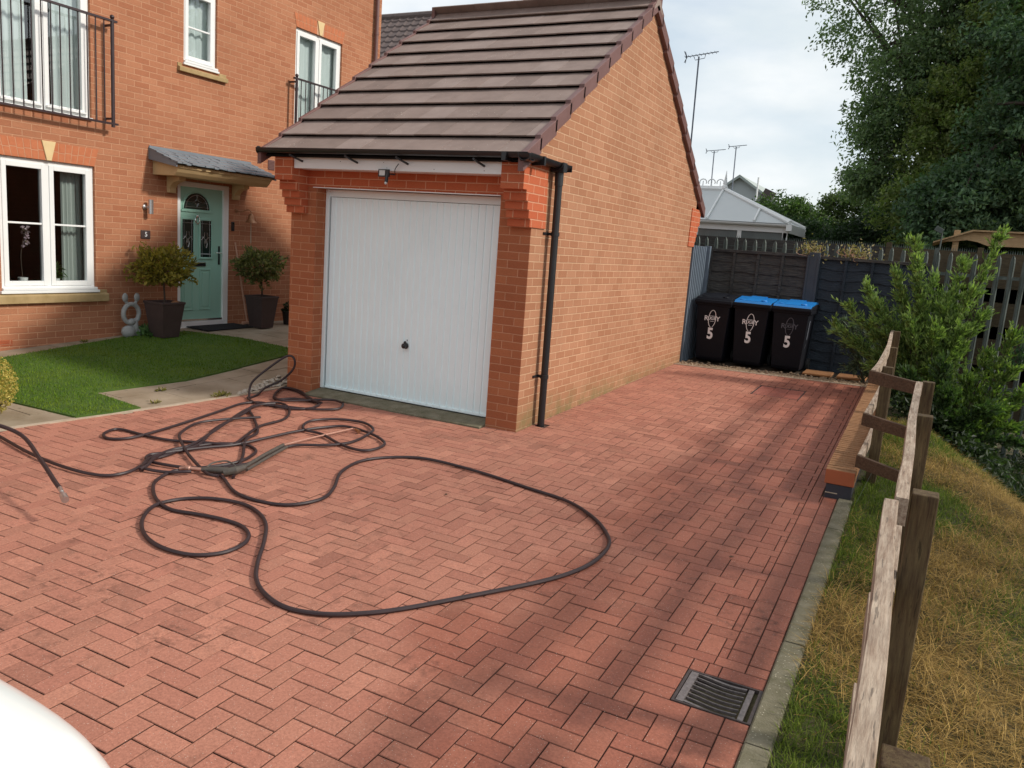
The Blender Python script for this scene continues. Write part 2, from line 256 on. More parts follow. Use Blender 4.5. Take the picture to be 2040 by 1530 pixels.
# ------------------------------------------------------------------ mesh builder
WL = {}
def wloc(o): return WL.get(o.name, Vector((0, 0, 0))) if o else Vector((0, 0, 0))
def props(o, label=None, cat=None, group=None, kind=None):
    if label: o['label'] = label
    if cat: o['category'] = cat
    if group: o['group'] = group
    if kind: o['kind'] = kind
    return o
def thing(name, loc, label, cat, group=None):
    o = bpy.data.objects.new(name, None); COL.objects.link(o); o.location = loc; o.empty_display_size = .1
    WL[o.name] = Vector(loc); return props(o, label, cat, group)
class MB:
    def __init__(s): s.v = []; s.f = []; s.m = []
    def add(s, vs, fs, mi=0):
        k = len(s.v); s.v += [tuple(map(float, p)) for p in vs]; s.f += [tuple(k + i for i in f) for f in fs]; s.m += [mi] * len(fs); return s
    def box(s, a, b, mi=0):
        (x0, y0, z0), (x1, y1, z1) = a, b
        vs = [(x0, y0, z0), (x1, y0, z0), (x1, y1, z0), (x0, y1, z0), (x0, y0, z1), (x1, y0, z1), (x1, y1, z1), (x0, y1, z1)]
        return s.add(vs, [(3, 2, 1, 0), (4, 5, 6, 7), (0, 1, 5, 4), (1, 2, 6, 5), (2, 3, 7, 6), (3, 0, 4, 7)], mi)
    def obox(s, c, ax, ay, az, mi=0):   # oriented box: half-axis vectors
        c, ax, ay, az = map(Vector, (c, ax, ay, az)); vs = []
        for k in (-1, 1):
            for i, j in ((-1, -1), (1, -1), (1, 1), (-1, 1)): vs.append(c + ax * i + ay * j + az * k)
        return s.add(vs, [(3, 2, 1, 0), (4, 5, 6, 7), (0, 1, 5, 4), (1, 2, 6, 5), (2, 3, 7, 6), (3, 0, 4, 7)], mi)
    def prism(s, poly, d, mi=0):         # poly: 3D points, extruded by vector d
        n = len(poly); d = Vector(d); p = [Vector(q) for q in poly]
        return s.add(p + [q + d for q in p], [tuple(range(n))[::-1], tuple(range(n, 2 * n))] + [(i, (i + 1) % n, n + (i + 1) % n, n + i) for i in range(n)], mi)
    def tube(s, pts, r, n=8, mi=0, cap=True, closed=False):
        pts = [Vector(p) for p in pts]; m = len(pts); rs = r if isinstance(r, (list, tuple)) else [r] * m
        up = Vector((0, 0, 1)); prev = None; vs = []
        for i, p in enumerate(pts):
            a = pts[(i - 1) % m] if (closed or i > 0) else p; b = pts[(i + 1) % m] if (closed or i < m - 1) else p
            t = (b - a); t = t.normalized() if t.length > 1e-9 else Vector((0, 0, 1))
            if prev is None:
                u = t.orthogonal().normalized() if abs(t.z) > .95 else t.cross(up).normalized()
            else:
                u = prev - t * prev.dot(t); u = u.normalized() if u.length > 1e-6 else t.orthogonal().normalized()
            prev = u; w = t.cross(u)
            for k in range(n):
                an = 2 * math.pi * k / n; vs.append(p + (u * math.cos(an) + w * math.sin(an)) * rs[i])
        fs = []
        for i in range(m if closed else m - 1):
            j = (i + 1) % m
            for k in range(n): fs.append((i * n + k, i * n + (k + 1) % n, j * n + (k + 1) % n, j * n + k))
        if cap and not closed: fs += [tuple(range(n))[::-1], tuple(range((m - 1) * n, m * n))]
        return s.add(vs, fs, mi)
    def lathe(s, c, prof, n=16, mi=0, axis='Z'):
        c = Vector(c); vs = []
        for r, h in prof:
            for k in range(n):
                a = 2 * math.pi * k / n; x, y = r * math.cos(a), r * math.sin(a)
                vs.append(c + (Vector((x, y, h)) if axis == 'Z' else Vector((h, x, y)) if axis == 'X' else Vector((x, h, y))))
        m = len(prof); fs = [(i * n + k, i * n + (k + 1) % n, (i + 1) * n + (k + 1) % n, (i + 1) * n + k) for i in range(m - 1) for k in range(n)]
        fs += [tuple(range(n))[::-1], tuple(range((m - 1) * n, m * n))]
        return s.add(vs, fs, mi)
    def ell(s, c, r, n=12, mi=0, jit=0):
        rows = max(4, n // 2); vs = []; c = Vector(c)
        for i in range(rows + 1):
            th = math.pi * i / rows
            for k in range(n):
                a = 2 * math.pi * k / n; q = 1 + (random.uniform(-jit, jit) if jit else 0)
                vs.append(c + Vector((r[0] * math.sin(th) * math.cos(a) * q, r[1] * math.sin(th) * math.sin(a) * q, r[2] * math.cos(th))))
        return s.add(vs, [(i * n + k, (i + 1) * n + k, (i + 1) * n + (k + 1) % n, i * n + (k + 1) % n) for i in range(rows) for k in range(n)], mi)
    def build(s, name, mats, parent=None, smooth=False, bevel=0, kind=None, label=None):
        o_ = wloc(parent); me = bpy.data.meshes.new(name)
        me.from_pydata([(x - o_.x, y - o_.y, z - o_.z) for x, y, z in s.v], [], s.f)
        if isinstance(mats, str): mats = [mats]
        for m in mats: me.materials.append(MT[m])
        me.polygons.foreach_set('material_index', s.m)
        if smooth: me.polygons.foreach_set('use_smooth', [True] * len(s.f))
        me.update()
        o = bpy.data.objects.new(name, me); COL.objects.link(o)
        if parent: o.parent = parent; WL[o.name] = WL[parent.name]
        if bevel:
            b = o.modifiers.new('bevel', 'BEVEL'); b.width = bevel; b.segments = 2; b.limit_method = 'ANGLE'
        if smooth:
            try: me.set_sharp_from_angle(angle=R_(40))
            except Exception: pass
        return props(o, label=label, kind=kind)
def npmesh(name, V, F, mat, colr=None, parent=None, kind=None, smooth=False):
    V = np.asarray(V, np.float32) - np.array(wloc(parent), np.float32); F = np.asarray(F, np.int32); me = bpy.data.meshes.new(name)
    me.vertices.add(len(V)); me.vertices.foreach_set('co', V.ravel()); k = F.shape[1]
    me.loops.add(F.size); me.loops.foreach_set('vertex_index', F.ravel())
    me.polygons.add(len(F)); me.polygons.foreach_set('loop_start', np.arange(0, F.size, k, dtype=np.int32)); me.polygons.foreach_set('loop_total', np.full(len(F), k, np.int32))
    me.polygons.foreach_set('use_smooth', np.full(len(F), smooth, bool))
    me.update(calc_edges=True); me.materials.append(MT[mat])
    if colr is not None:
        a = me.color_attributes.new('Col', 'FLOAT_COLOR', 'POINT'); c = np.ones((len(V), 4), np.float32); c[:, :3] = colr; a.data.foreach_set('color', c.ravel())
    o = bpy.data.objects.new(name, me); COL.objects.link(o)
    if parent: o.parent = parent; WL[o.name] = WL[parent.name]
    return props(o, kind=kind)
def dup(o, loc=None, parent=None):
    c = o.copy(); COL.objects.link(c); c.parent = parent
    if loc is not None: c.location = loc
    WL[c.name] = Vector(loc) if loc is not None else WL.get(parent.name if parent else '', Vector())
    for ch in o.children: dup(ch, None, c)
    return c
def catmull(P, per=6):
    P = [Vector(p) for p in P]; out = []
    for i in range(len(P) - 1):
        p0 = P[max(i - 1, 0)]; p1 = P[i]; p2 = P[i + 1]; p3 = P[min(i + 2, len(P) - 1)]
        for k in range(per):
            t = k / per; out.append(.5 * ((2 * p1) + (-p0 + p2) * t + (2 * p0 - 5 * p1 + 4 * p2 - p3) * t * t + (-p0 + 3 * p1 - 3 * p2 + p3) * t ** 3))
    out.append(P[-1]); return out
def gd(y): return .025 * y
def gz(x, y):
    t = min(max((-2.95 - x) / 3.14, 0), 1); zh = min(.165 + .05 * min(y, 1.3), .23); return (1 - t) * .025 * y + t * zh

# ================================================================== SETTING
# terrain: one sheet to the horizon, with the shallow ditch beyond the verge
xs = np.concatenate([[-300, -120, -60, -30, -15, -10], np.arange(-8, 2.9, 1.0), np.arange(2.97, 7, .13), [8, 10, 14, 20, 40, 90, 300]])
ys = np.concatenate([[-300, -100, -40, -20, -12], np.arange(-9, 9, .25), [10, 13, 18, 30, 60, 120, 400]])
def vz(x, y):
    base = .025 * np.clip(y, -9, 9) - .005
    s = (x - 3.48) + (y - 3) * .27
    drop = 1.0 * np.clip((s + .1) / 1.3, 0, 1) ** 1.3
    return base - np.where(x > 2.9, drop * np.clip((y + 9) / 2, 0, 1), 0) + .025 * np.sin(x * 9 + y * 3) * np.sin(y * 5) * (x > 3.05)
X_, Y_ = np.meshgrid(xs, ys)
Z_ = np.where(X_ > 2.9, vz(X_, Y_), .025 * np.clip(Y_, -9, 9) - .12)
V = np.stack([X_.ravel(), Y_.ravel(), Z_.ravel()], 1); nx = len(xs); ny = len(ys)
F = [(j * nx + i, j * nx + i + 1, (j + 1) * nx + i + 1, (j + 1) * nx + i) for j in range(ny - 1) for i in range(nx - 1)]
npmesh('ground', V, F, 'verge_soil', kind='structure')

# block-paved driveway: every block is a chamfered solid
def build_driveway():
    rects = []
    def xl(y): return np.interp(y, [-8, -5, -2.81, -1.53, -.62, .03], [-4.6, -3.72, -3.30, -3.04, -2.89, -2.86])
    def ok(r):
        x0, y0, x1, y1 = r; cx, cy = (x0 + x1) / 2, (y0 + y1) / 2
        if cy < 0.02: return cx > xl(cy) - .08
        return True
    def sub(r, b):
        x0, y0, x1, y1 = r; a0, b0, a1, b1 = b
        if x1 <= a0 or x0 >= a1 or y1 <= b0 or y0 >= b1: return [r]
        out = []
        if x0 < a0: out.append((x0, y0, a0, y1)); x0 = a0
        if x1 > a1: out.append((a1, y0, x1, y1)); x1 = a1
        if y0 < b0: out.append((x0, y0, x1, b0))
        if y1 > b1: out.append((x0, b1, x1, y1))
        return out
    ex = [(2.318, -3.631, 3, -3.031), (2.66, -9, 4, 6), (-9, -.0, 0, 9), (1.44, 3.74, 2.02, 4.46), (-9, 5.52, 4, 9), (0.035, .33, .14, .46), (-2.50, -.125, -.33, .1)]
    gx, gy = 1.118, -4.531
    for i in range(-62, 18):
        for j in range(-36, 103):
            c = (i + j + 1) % 4; x, y = gx + .1 * i, gy + .1 * j
            if c == 0: rects.append((x, y, x + .2, y + .1))
            elif c == 2: rects.append((x, y, x + .1, y + .2))
    for e in ex:
        nr = []
        for r in rects: nr += sub(r, e)
        rects = nr
    # edge courses along the kerb and around the gully
    y = -8.0 + .077
    bord = []
    while y < 5.45: bord.append((2.66, y, 2.76, y + .2)); bord.append((2.76, y + .095, 2.86, y + .295)); y += .2
    nr = []
    for r in bord:
        for q in sub(r, (2.318, -3.631, 3, -3.031)): nr += sub(q, (2.745, -.15, 3, 6))
    rects += nr
    for a in [(2.53, -3.212, 2.60, -3.112), (2.60, -3.212, 2.66, -3.112), (2.66, -3.212, 2.86, -3.112), (2.318, -3.212, 2.53, -3.112), (2.318, -3.112, 2.418, -3.031), (2.418, -3.112, 2.618, -3.031), (2.618, -3.112, 2.76, -3.031), (2.76, -3.112, 2.86, -3.031),
              (2.318, -3.312, 2.53, -3.212), (2.318, -3.412, 2.53, -3.312), (2.318, -3.503, 2.53, -3.412), (2.318, -3.631, 2.418, -3.503), (2.418, -3.631, 2.618, -3.503), (2.618, -3.631, 2.76, -3.503), (2.76, -3.631, 2.86, -3.503)]: rects.append(a)
    V = []; Cc = []; Fq = []
    for r in rects:
        x0, y0, x1, y1 = r
        if x1 - x0 < .010 or y1 - y0 < .010 or not ok(r): continue
        g = .0016; x0 += g; y0 += g; x1 -= g; y1 -= g
        dz = rng.normal(0, .0008); tx, ty = rng.normal(0, .004, 2); cx, cy = (x0 + x1) / 2, (y0 + y1) / 2
        z = lambda x, y: .025 * y + dz + tx * (x - cx) + ty * (y - cy)
        k = len(V); c = .0032
        for (a, b, h) in [(x0, y0, -.0035), (x1, y0, -.0035), (x1, y1, -.0035), (x0, y1, -.0035), (x0 + c, y0 + c, 0), (x1 - c, y0 + c, 0), (x1 - c, y1 - c, 0), (x0 + c, y1 - c, 0)]: V.append((a, b, z(a, b) + h))
        t = rng.random(); u = rng.normal(1, .055)
        if rng.random() < .10: u *= .86
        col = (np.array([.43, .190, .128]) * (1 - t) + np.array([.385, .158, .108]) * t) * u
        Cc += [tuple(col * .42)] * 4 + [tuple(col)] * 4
        Fq += [(k + 4, k + 5, k + 6, k + 7), (k, k + 1, k + 5, k + 4), (k + 1, k + 2, k + 6, k + 5), (k + 2, k + 3, k + 7, k + 6), (k + 3, k, k + 4, k + 7)]
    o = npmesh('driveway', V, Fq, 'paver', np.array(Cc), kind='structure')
    b = MB(); b.add([(-5.4, -8.2, gd(-8.2) - .009), (2.86, -8.2, gd(-8.2) - .009), (2.86, -.0, -.009), (-2.87, 0, -.009)], [(0, 1, 2, 3)])
    b.v = []; b.f = []; b.m = []
    q = lambda x, y: (x, y, gd(y) - .009)
    for a0, b0, a1, b1 in ((-5.4, -8.2, 2.54, 0), (2.54, -8.2, 2.86, -3.5), (2.54, -3.215, 2.86, 0)):
        if a0 < 0: b.add([q(a0, b0), q(a1, b0), q(a1, b1), q(-2.87, b1)], [(0, 1, 2, 3)])
        else: b.add([q(a0, b0), q(a1, b0), q(a1, b1), q(a0, b1)], [(0, 1, 2, 3)])
    b.add([(0, 0, -.009), (2.86, 0, -.009), (2.86, 5.5, gd(5.5) - .009), (0, 5.3, gd(5.3) - .009)], [(0, 1, 2, 3)])
    b.build('driveway_joints', 'joint', kind='structure')
build_driveway()

# kerb
kb = MB(); y = -8.0
k_j = [-8.0, -7.3, -6.385, -5.47, -4.555, -3.64, -2.72, -1.81, -.9, -.16]
for a, b_ in zip(k_j[:-1], k_j[1:]):
    dx = random.uniform(-.003, .003); a += .004; b_ -= .004; x0, x1 = 2.864 + dx, 2.968 + dx
    t0 = gd(a) + .012; t1 = gd(b_) + .012 + random.uniform(-.002, .002)
    kb.add([(x0, a, t0 - .2), (x1, a, t0 - .2), (x1, b_, t1 - .2), (x0, b_, t1 - .2), (x0, a, t0 - .008), (x0 + .008, a, t0), (x1 - .008, a, t0), (x1, a, t0 - .01), (x0, b_, t1 - .008), (x0 + .008, b_, t1), (x1 - .008, b_, t1), (x1, b_, t1 - .01)],
           [(0, 3, 2, 1), (0, 4, 8, 3), (4, 5, 9, 8), (5, 6, 10, 9), (6, 7, 11, 10), (7, 1, 2, 11), (0, 1, 7, 6, 5, 4), (3, 8, 9, 10, 11, 2)])
kb.build('kerb', 'concrete', kind='structure')
# pale edging strips: garden side and back
eb = MB(); pts = [(-4.63, -8), (-3.75, -5), (-3.32, -2.81), (-3.06, -1.53), (-2.91, -.62), (-2.875, .03)]
for (xa, ya), (xb, yb) in zip(pts[:-1], pts[1:]):
    eb.prism([(xa, ya, gd(ya) - .08), (xa - .05, ya, gd(ya) - .08), (xa - .05, ya, gd(ya) + .009), (xa, ya, gd(ya) + .009)], (xb - xa, yb - ya, gd(yb) - gd(ya)))
eb.build('edging_strip', 'edging', kind='structure')
eb = MB(); xx = .0
while xx < 2.72:
    x1 = min(xx + .9, 2.74); ya, yb = 5.235 + xx * .1, 5.235 + x1 * .1
    eb.prism([(xx + .003, ya, .05), (xx + .003, ya + .045, .05), (xx + .003, ya + .045, gd(ya) + .012), (xx + .003, ya, gd(ya) + .012)], (x1 - xx - .006, yb - ya, 0)); xx += .9
eb.build('edging_strip', 'edging', kind='structure')
# gravel bed behind: base and pebbles
gb = MB(); gb.add([(0, 5.27, .115), (3.1, 5.54, .12), (3.1, 6.62, .145), (0, 6.62, .145)], [(0, 1, 2, 3)]); gb.build('gravel_bed', 'soil', kind='structure')
def pebbles(name, region, n, size, mat, label, cat):
    b = MB()
    for _ in range(n):
        x, y, z = region(); s = size * random.uniform(.6, 1.4); b.ell((x, y, z + s * .35), (s, s * random.uniform(.6, 1), s * .62), 8, 0, .06)
    o = b.build(name, mat, kind='stuff', smooth=True); props(o, label, cat); return o
def rg():
    x = random.uniform(.03, 2.75); y = 5.29 + x * .1 + abs(random.gauss(0, .16)); return x, y, .12 + (y - 5.27) * .022 + random.uniform(0, .015)
pebbles('gravel', rg, 1500, .017, 'pebble_dark', 'brown gravel strip in front of the three wheelie bins', 'gravel')
# garden: slab paving, lawn
sb = MB(); x = -2.96
slabs_w = [.60, .60, .60, .60, .45, .45]
for wi, w in enumerate(slabs_w):
    y = -4.2 + (.0 if wi % 2 else .45)
    while y < 5.6:
        x0, x1 = x - w + .005, x - .005; y0, y1 = y + .005, y + .895
        d = random.uniform(-.002, .003); zz = lambda a, b: gz(a, b) + d - .004
        if not (y1 > -.05 and x1 > -2.86):
            P = [(x0, y0), (x1, y0), (x1, y1), (x0, y1)]
            xe = np.interp(y0, [-5, -2.81, -1.53, -.62, .03], [-3.75, -3.32, -3.06, -2.91, -2.875]) - .05; xe1 = np.interp(y1, [-5, -2.81, -1.53, -.62, .03], [-3.75, -3.32, -3.06, -2.91, -2.875]) - .05
            P[1] = (min(P[1][0], xe), y0); P[2] = (min(P[2][0], xe1), y1)
            if P[1][0] > x0 + .02 and P[2][0] > x0 + .02:
                sb.add([(a, b, zz(a, b) - .04) for a, b in P] + [(a, b, zz(a, b)) for a, b in P], [(4, 5, 6, 7), (0, 1, 5, 4), (1, 2, 6, 5), (2, 3, 7, 6), (3, 0, 4, 7)])
        y += .9
    x -= w
sb.build('garden_path', 'slab', kind='structure')
gbm = MB(); gbm.add([(-6.1, -4.5, gz(-6.1, -4.5) - .03), (-3.4, -4.5, gd(-4.5) - .03), (-2.9, 0, -.03), (-2.9, 5.6, .1), (-6.1, 5.6, .19), (-6.1, 1.2, .195), (-6.1, 0, .13)], [(0, 1, 2, 6), (2, 3, 4, 5, 6)]); gbm.build('garden_soil', 'soil', kind='structure')
lawn = [(-5.71, -1.5), (-5.73, -1.2), (-5.82, -.56), (-5.94, .44), (-5.8, 1.21), (-5.12, 1.55), (-4.32, 1.63), (-4.0, 1.29), (-3.82, .14), (-3.73, -.6), (-3.82, -1.27), (-3.86, -1.57), (-3.38, -1.60), (-3.13, -1.62), (-3.16, -1.9), (-3.23, -2.20), (-3.5, -2.23), (-3.97, -2.28), (-5.0, -2.35), (-5.71, -2.4)]
def inpoly(P, poly):
    x, y = P[:, 0], P[:, 1]; ins = np.zeros(len(P), bool); n = len(poly)
    for i in range(n):
        x0, y0 = poly[i]; x1, y1 = poly[(i + 1) % n]
        c = ((y0 > y) != (y1 > y)) & (x < (x1 - x0) * (y - y0) / (y1 - y0 + 1e-12) + x0); ins ^= c
    return ins
gzv = np.vectorize(gz)
s_ = .09; gxs = np.arange(-6.0, -3.05, s_); gys = np.arange(-2.5, 1.75, s_)
# lawn carpet as an n-gon fan of fine strips cut by the outline
lb = MB()
for i in range(len(gxs)):
    pass
lv = [(x, y, gz(x, y) + .012) for x, y in lawn]
c0 = (-4.6, -.9)
import mathutils
tris = mathutils.geometry.tessellate_polygon([[Vector((x, y, 0)) for x, y in lawn]])
lb.add(lv + [(x, y, z - .05) for x, y, z in lv], [tuple(t) for t in tris] + [(i, (i + 1) % len(lv), len(lv) + (i + 1) % len(lv), len(lv) + i) for i in range(len(lv))])
lb.build('lawn', 'lawn', kind='structure')
def nfield(P, f, seed):
    r = np.random.default_rng(seed); out = 0
    for k in range(7):
        a = r.uniform(0, 2 * np.pi); q = f * r.uniform(.5, 1.7); out = out + np.sin(P[:, 0] * np.cos(a) * q + P[:, 1] * np.sin(a) * q + r.uniform(0, 6))
    return out / 3.0
def blades(P, h, w, lean, cols, z0, name, mat, label, cat, lie=0.0, parent=None):
    n = len(P); a = rng.random(n) * 2 * np.pi; ln = h * rng.uniform(.5, 1.3, n); ph = rng.normal(lean, .35, n) if lie == 0 else np.where(rng.random(n) < lie, rng.uniform(1.25, 1.55, n), np.abs(rng.normal(lean, .35, n)))
    d = np.stack([np.cos(a) * np.sin(ph), np.sin(a) * np.sin(ph), np.abs(np.cos(ph))], 1)
    s = np.stack([-np.sin(a + .3), np.cos(a + .3), np.zeros(n)], 1) * (w * rng.uniform(.6, 1.4, n))[:, None]
    B = np.stack([P[:, 0], P[:, 1], z0], 1); mid = B + d * (ln * .55)[:, None]; droop = np.stack([d[:, 0], d[:, 1], -.25 * np.ones(n)], 1)
    T = mid + (d * .6 + droop * .4) * (ln * .5)[:, None]
    V = np.concatenate([B - s, B + s, mid + s * .7, mid - s * .7, T], 0)
    i = np.arange(n); F4 = np.stack([i, i + n, i + 2 * n, i + 3 * n], 1); F3 = np.stack([i + 3 * n, i + 2 * n, i + 4 * n, i + 4 * n], 1)
    V2 = V; me_F = np.concatenate([F4], 0)
    # tips as quads with a tiny second tip vertex
    T2 = T + s * .08; V2 = np.concatenate([V, T2], 0); F3 = np.stack([i + 3 * n, i + 2 * n, i + 5 * n, i + 4 * n], 1)
    C = np.tile(cols, (6, 1)); o = npmesh(name, V2, np.concatenate([F4, F3], 0), mat, C, parent, kind='stuff')
    if label: props(o, label, cat)
    return o
n = 60000; P = np.stack([rng.uniform(-6, -3.08, n), rng.uniform(-2.45, 1.7, n)], 1); P = P[inpoly(P, lawn)]
t = rng.random(len(P))[:, None]; cols = np.array([.05, .12, .010]) * (1 - t) + np.array([.145, .22, .022]) * t
lf = nfield(P, 2.2, 5)[:, None]; cols = cols * (1 + .16 * lf) + np.array([.03, .012, 0]) * np.clip(nfield(P, 5, 9)[:, None], 0, 1)
blades(P, .026, .0022, .35, cols, gzv(P[:, 0], P[:, 1]) + .010, 'lawn_grass', 'turf', 'short green lawn grass between the house and the driveway', 'lawn')
def rp():
    t = random.random(); y = -.6 + t * 1.0; x = -2.95 - random.random() * (.32 * t + .03); return x, y, gz(x, y) + .004
pebbles('pebbles', rp, 130, .021, 'pebble', 'small pale pebbles beside the left garage pier', 'pebbles')

# right verge grass: green tufts and dry straw
n = 150000; P = np.stack([2.975 + np.abs(rng.random(n)) ** 1.1 * 2.1, rng.uniform(-6.2, 3.4, n)], 1)
sd_ = (P[:, 0] - 3.48) + (P[:, 1] - 3) * .27; P = P[(sd_ < .45) & ((P[:, 1] < .3) | (P[:, 0] > 3.0))]
gn = nfield(P, 4.2, 3); near = P[:, 0] < 3.3
green = (gn + np.where(near, .42, -.02) + rng.normal(0, .45, len(P))) > .1
t = rng.random(len(P))[:, None]
cg = np.array([.045, .085, .010]) * (1 - t) + np.array([.19, .24, .03]) * t ** 1.3; cs = np.array([.17, .10, .025]) * (1 - t) + np.array([.58, .38, .13]) * t ** 1.3
cols = np.where(green[:, None], cg, cs)
zz = vz(P[:, 0], P[:, 1]); 
G = P[green]; blades(G, .075, .0018, .8, cols[green], zz[green], 'verge_grass', 'grass', 'green grass tufts on the verge beside the kerb', 'grass')
Q = P[~green]; blades(Q, .115, .0014, .9, cols[~green], zz[~green] + rng.uniform(0, .03, len(Q)), 'dry_straw', 'grass', 'dry yellow cut grass lying beyond the post and rail fence', 'dry grass', lie=.8)

# ================================================================== foliage helpers
def leafmesh(name, C, D, ln, wd, cols, parent=None, kind=None, mat='leaf'):
    n = len(C); D = D / (np.linalg.norm(D, axis=1, keepdims=True) + 1e-9)
    rv = rng.normal(size=(n, 3)); Sx = np.cross(D, rv); Sx /= (np.linalg.norm(Sx, axis=1, keepdims=True) + 1e-9); Nn = np.cross(D, Sx)
    l = (ln * rng.uniform(.65, 1.3, n))[:, None]; w = (wd * rng.uniform(.65, 1.3, n))[:, None]
    V = np.concatenate([C - D * l * .5, C + Sx * w * .5 - D * l * .05 + Nn * w * .12, C + D * l * .5 - Nn * w * .1, C - Sx * w * .5 - D * l * .05 + Nn * w * .12], 0)
    i = np.arange(n); return npmesh(name, V, np.stack([i, i + n, i + 2 * n, i + 3 * n], 1), mat, np.tile(cols, (4, 1)), parent, kind)
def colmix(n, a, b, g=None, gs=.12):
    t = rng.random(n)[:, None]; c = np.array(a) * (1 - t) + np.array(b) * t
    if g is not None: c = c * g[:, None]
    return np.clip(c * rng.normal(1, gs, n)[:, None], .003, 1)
def tree(name, base, blobs, ncl, per, ln, wd, ca, cb, label, cat, trunk_r=.12, trunk_top=None, clr=.35, group=None, droop=.25, limbs=40, hollow=.35, flip=0.0):
    root = thing(name, base, label, cat, group); w = np.array([b[2] for b in blobs], float); w /= w.sum()
    ids = rng.choice(len(blobs), ncl, p=w); cc = np.array([b[0] for b in blobs])[ids]; rr = np.array([b[1] for b in blobs])[ids]
    u = rng.normal(size=(ncl, 3)); u /= np.linalg.norm(u, axis=1, keepdims=True); rad = (hollow + (1 - hollow) * rng.random(ncl) ** .6)[:, None]
    Cn = cc + u * rr * rad; cl = np.repeat(Cn, per, 0); cs = clr * rng.uniform(.5, 1.3, ncl); csr = np.repeat(cs, per)
    P = cl + np.clip(rng.normal(size=cl.shape), -1.7, 1.7) * csr[:, None] * np.array([.55, .55, .42])
    out = np.repeat(u, per, 0); D = rng.normal(size=P.shape) * .8 + out * .6 - np.array([0, 0, droop])
    tone = np.repeat(rng.uniform(.72, 1.25, ncl), per)
    leafmesh('crown', P, D, ln, wd, colmix(len(P), ca, cb, tone), root)
    b = MB(); top = Vector(trunk_top or (np.array([q[0] for q in blobs]).mean(0))); bs = Vector(base)
    tp = [bs.lerp(top, k / 6) + Vector((random.uniform(-.06, .06), random.uniform(-.06, .06), 0)) * (k > 0) for k in range(7)]
    b.tube(tp, [trunk_r * (1 - .09 * k) for k in range(7)], 8)
    for q in range(limbs):
        e = Vector(Cn[rng.integers(ncl)]); k = random.randint(2, 6); st = tp[k]; mid = st.lerp(e, .5) + Vector((random.uniform(-.2, .2), random.uniform(-.2, .2), random.uniform(.0, .3)))
        r0 = trunk_r * random.uniform(.16, .4); b.tube(catmull([st, mid, e], 4), [r0 * (1 - .1 * j) for j in range(9)], 5)
    b.build('trunk', 'bark', root, smooth=True)
    return root

# ================================================================== GARAGE
G0 = thing('garage', (-1.4, 2.78, 0), 'detached brick garage with a brown pitched roof and white up-and-over door', 'garage')
WX, LY = -2.83, 5.56; AP = 4.575; EV = 2.45
def roofz(y): return 2.54 + .69 * (min(y, 5.56 - y) + .22)
w = MB(); T = .1
# right wall with gable (thickness .1), left wall
for x0 in (-T, WX):
    w.prism([(x0, 0, -.15), (x0, LY, -.15), (x0, LY, roofz(LY) - .09), (x0, 2.78, roofz(2.78) - .09), (x0, 0, roofz(0) - .09)], (T, 0, 0))
w.box((WX + T, LY - T, -.15), (-T, LY, EV + .1))
w.build('wall', 'brick', G0)
for xa, xb_ in ((WX, -2.50), (-.33, -.002)): pm = MB(); pm.box((xa, -.003, -.15), (xb_, .22, 2.17)); pm.build('door_pier', 'brick_pier', G0)
lm = MB(); lm.box((WX, -.003, 2.17), (-.002, .22, EV + .06)); lm.build('lintel', 'brick_red', G0)
for sx, (x0, x1) in enumerate(((-2.845, -2.61), (-.215, .014))):
    c = MB(); st = [(1.896, 1.971, -.065), (1.971, 2.046, -.10), (2.046, 2.121, -.135), (2.121, 2.214, -.175), (2.214, 2.455, -.245)]
    poly = [(x0, .27, 1.896)]
    for z0, z1, yy in st: poly += [(x0, yy, z0), (x0, yy, z1)]
    poly.append((x0, .24, 2.455)); c.prism(poly, (x1 - x0, 0, 0))
    # fine joint recess is in the brick material; rear corbel mirrors the front one
    c.build('corbel', 'brick_red', G0, bevel=.003); c = MB(); c.prism([(x, LY - y, z) for x, y, z in poly], (x1 - x0, 0, 0)); c.build('corbel', 'brick_red', G0, bevel=.003)
fb = MB(); fb.box((-2.61, -.22, 2.335), (-.215, -.19, 2.50)); fb.box((-2.61, -.19, 2.335), (-.215, .0, 2.35)); fb.build('fascia_board', 'white', G0)
for x in (-2.5, -2.02, -1.5, -1.46, -.93, -.4):
    sc = MB(); sc.lathe((x, -.2215, 2.36 + .05 * (x < -1.47)), [(.004, 0), (.004, .001)], 6, axis='Y'); sc.build('fascia_screw', 'iron', G0)
ls = MB(); ls.box((-2.54, -.012, 2.163), (-.335, .05, 2.17)); ls.build('lintel_strip', 'white', G0)
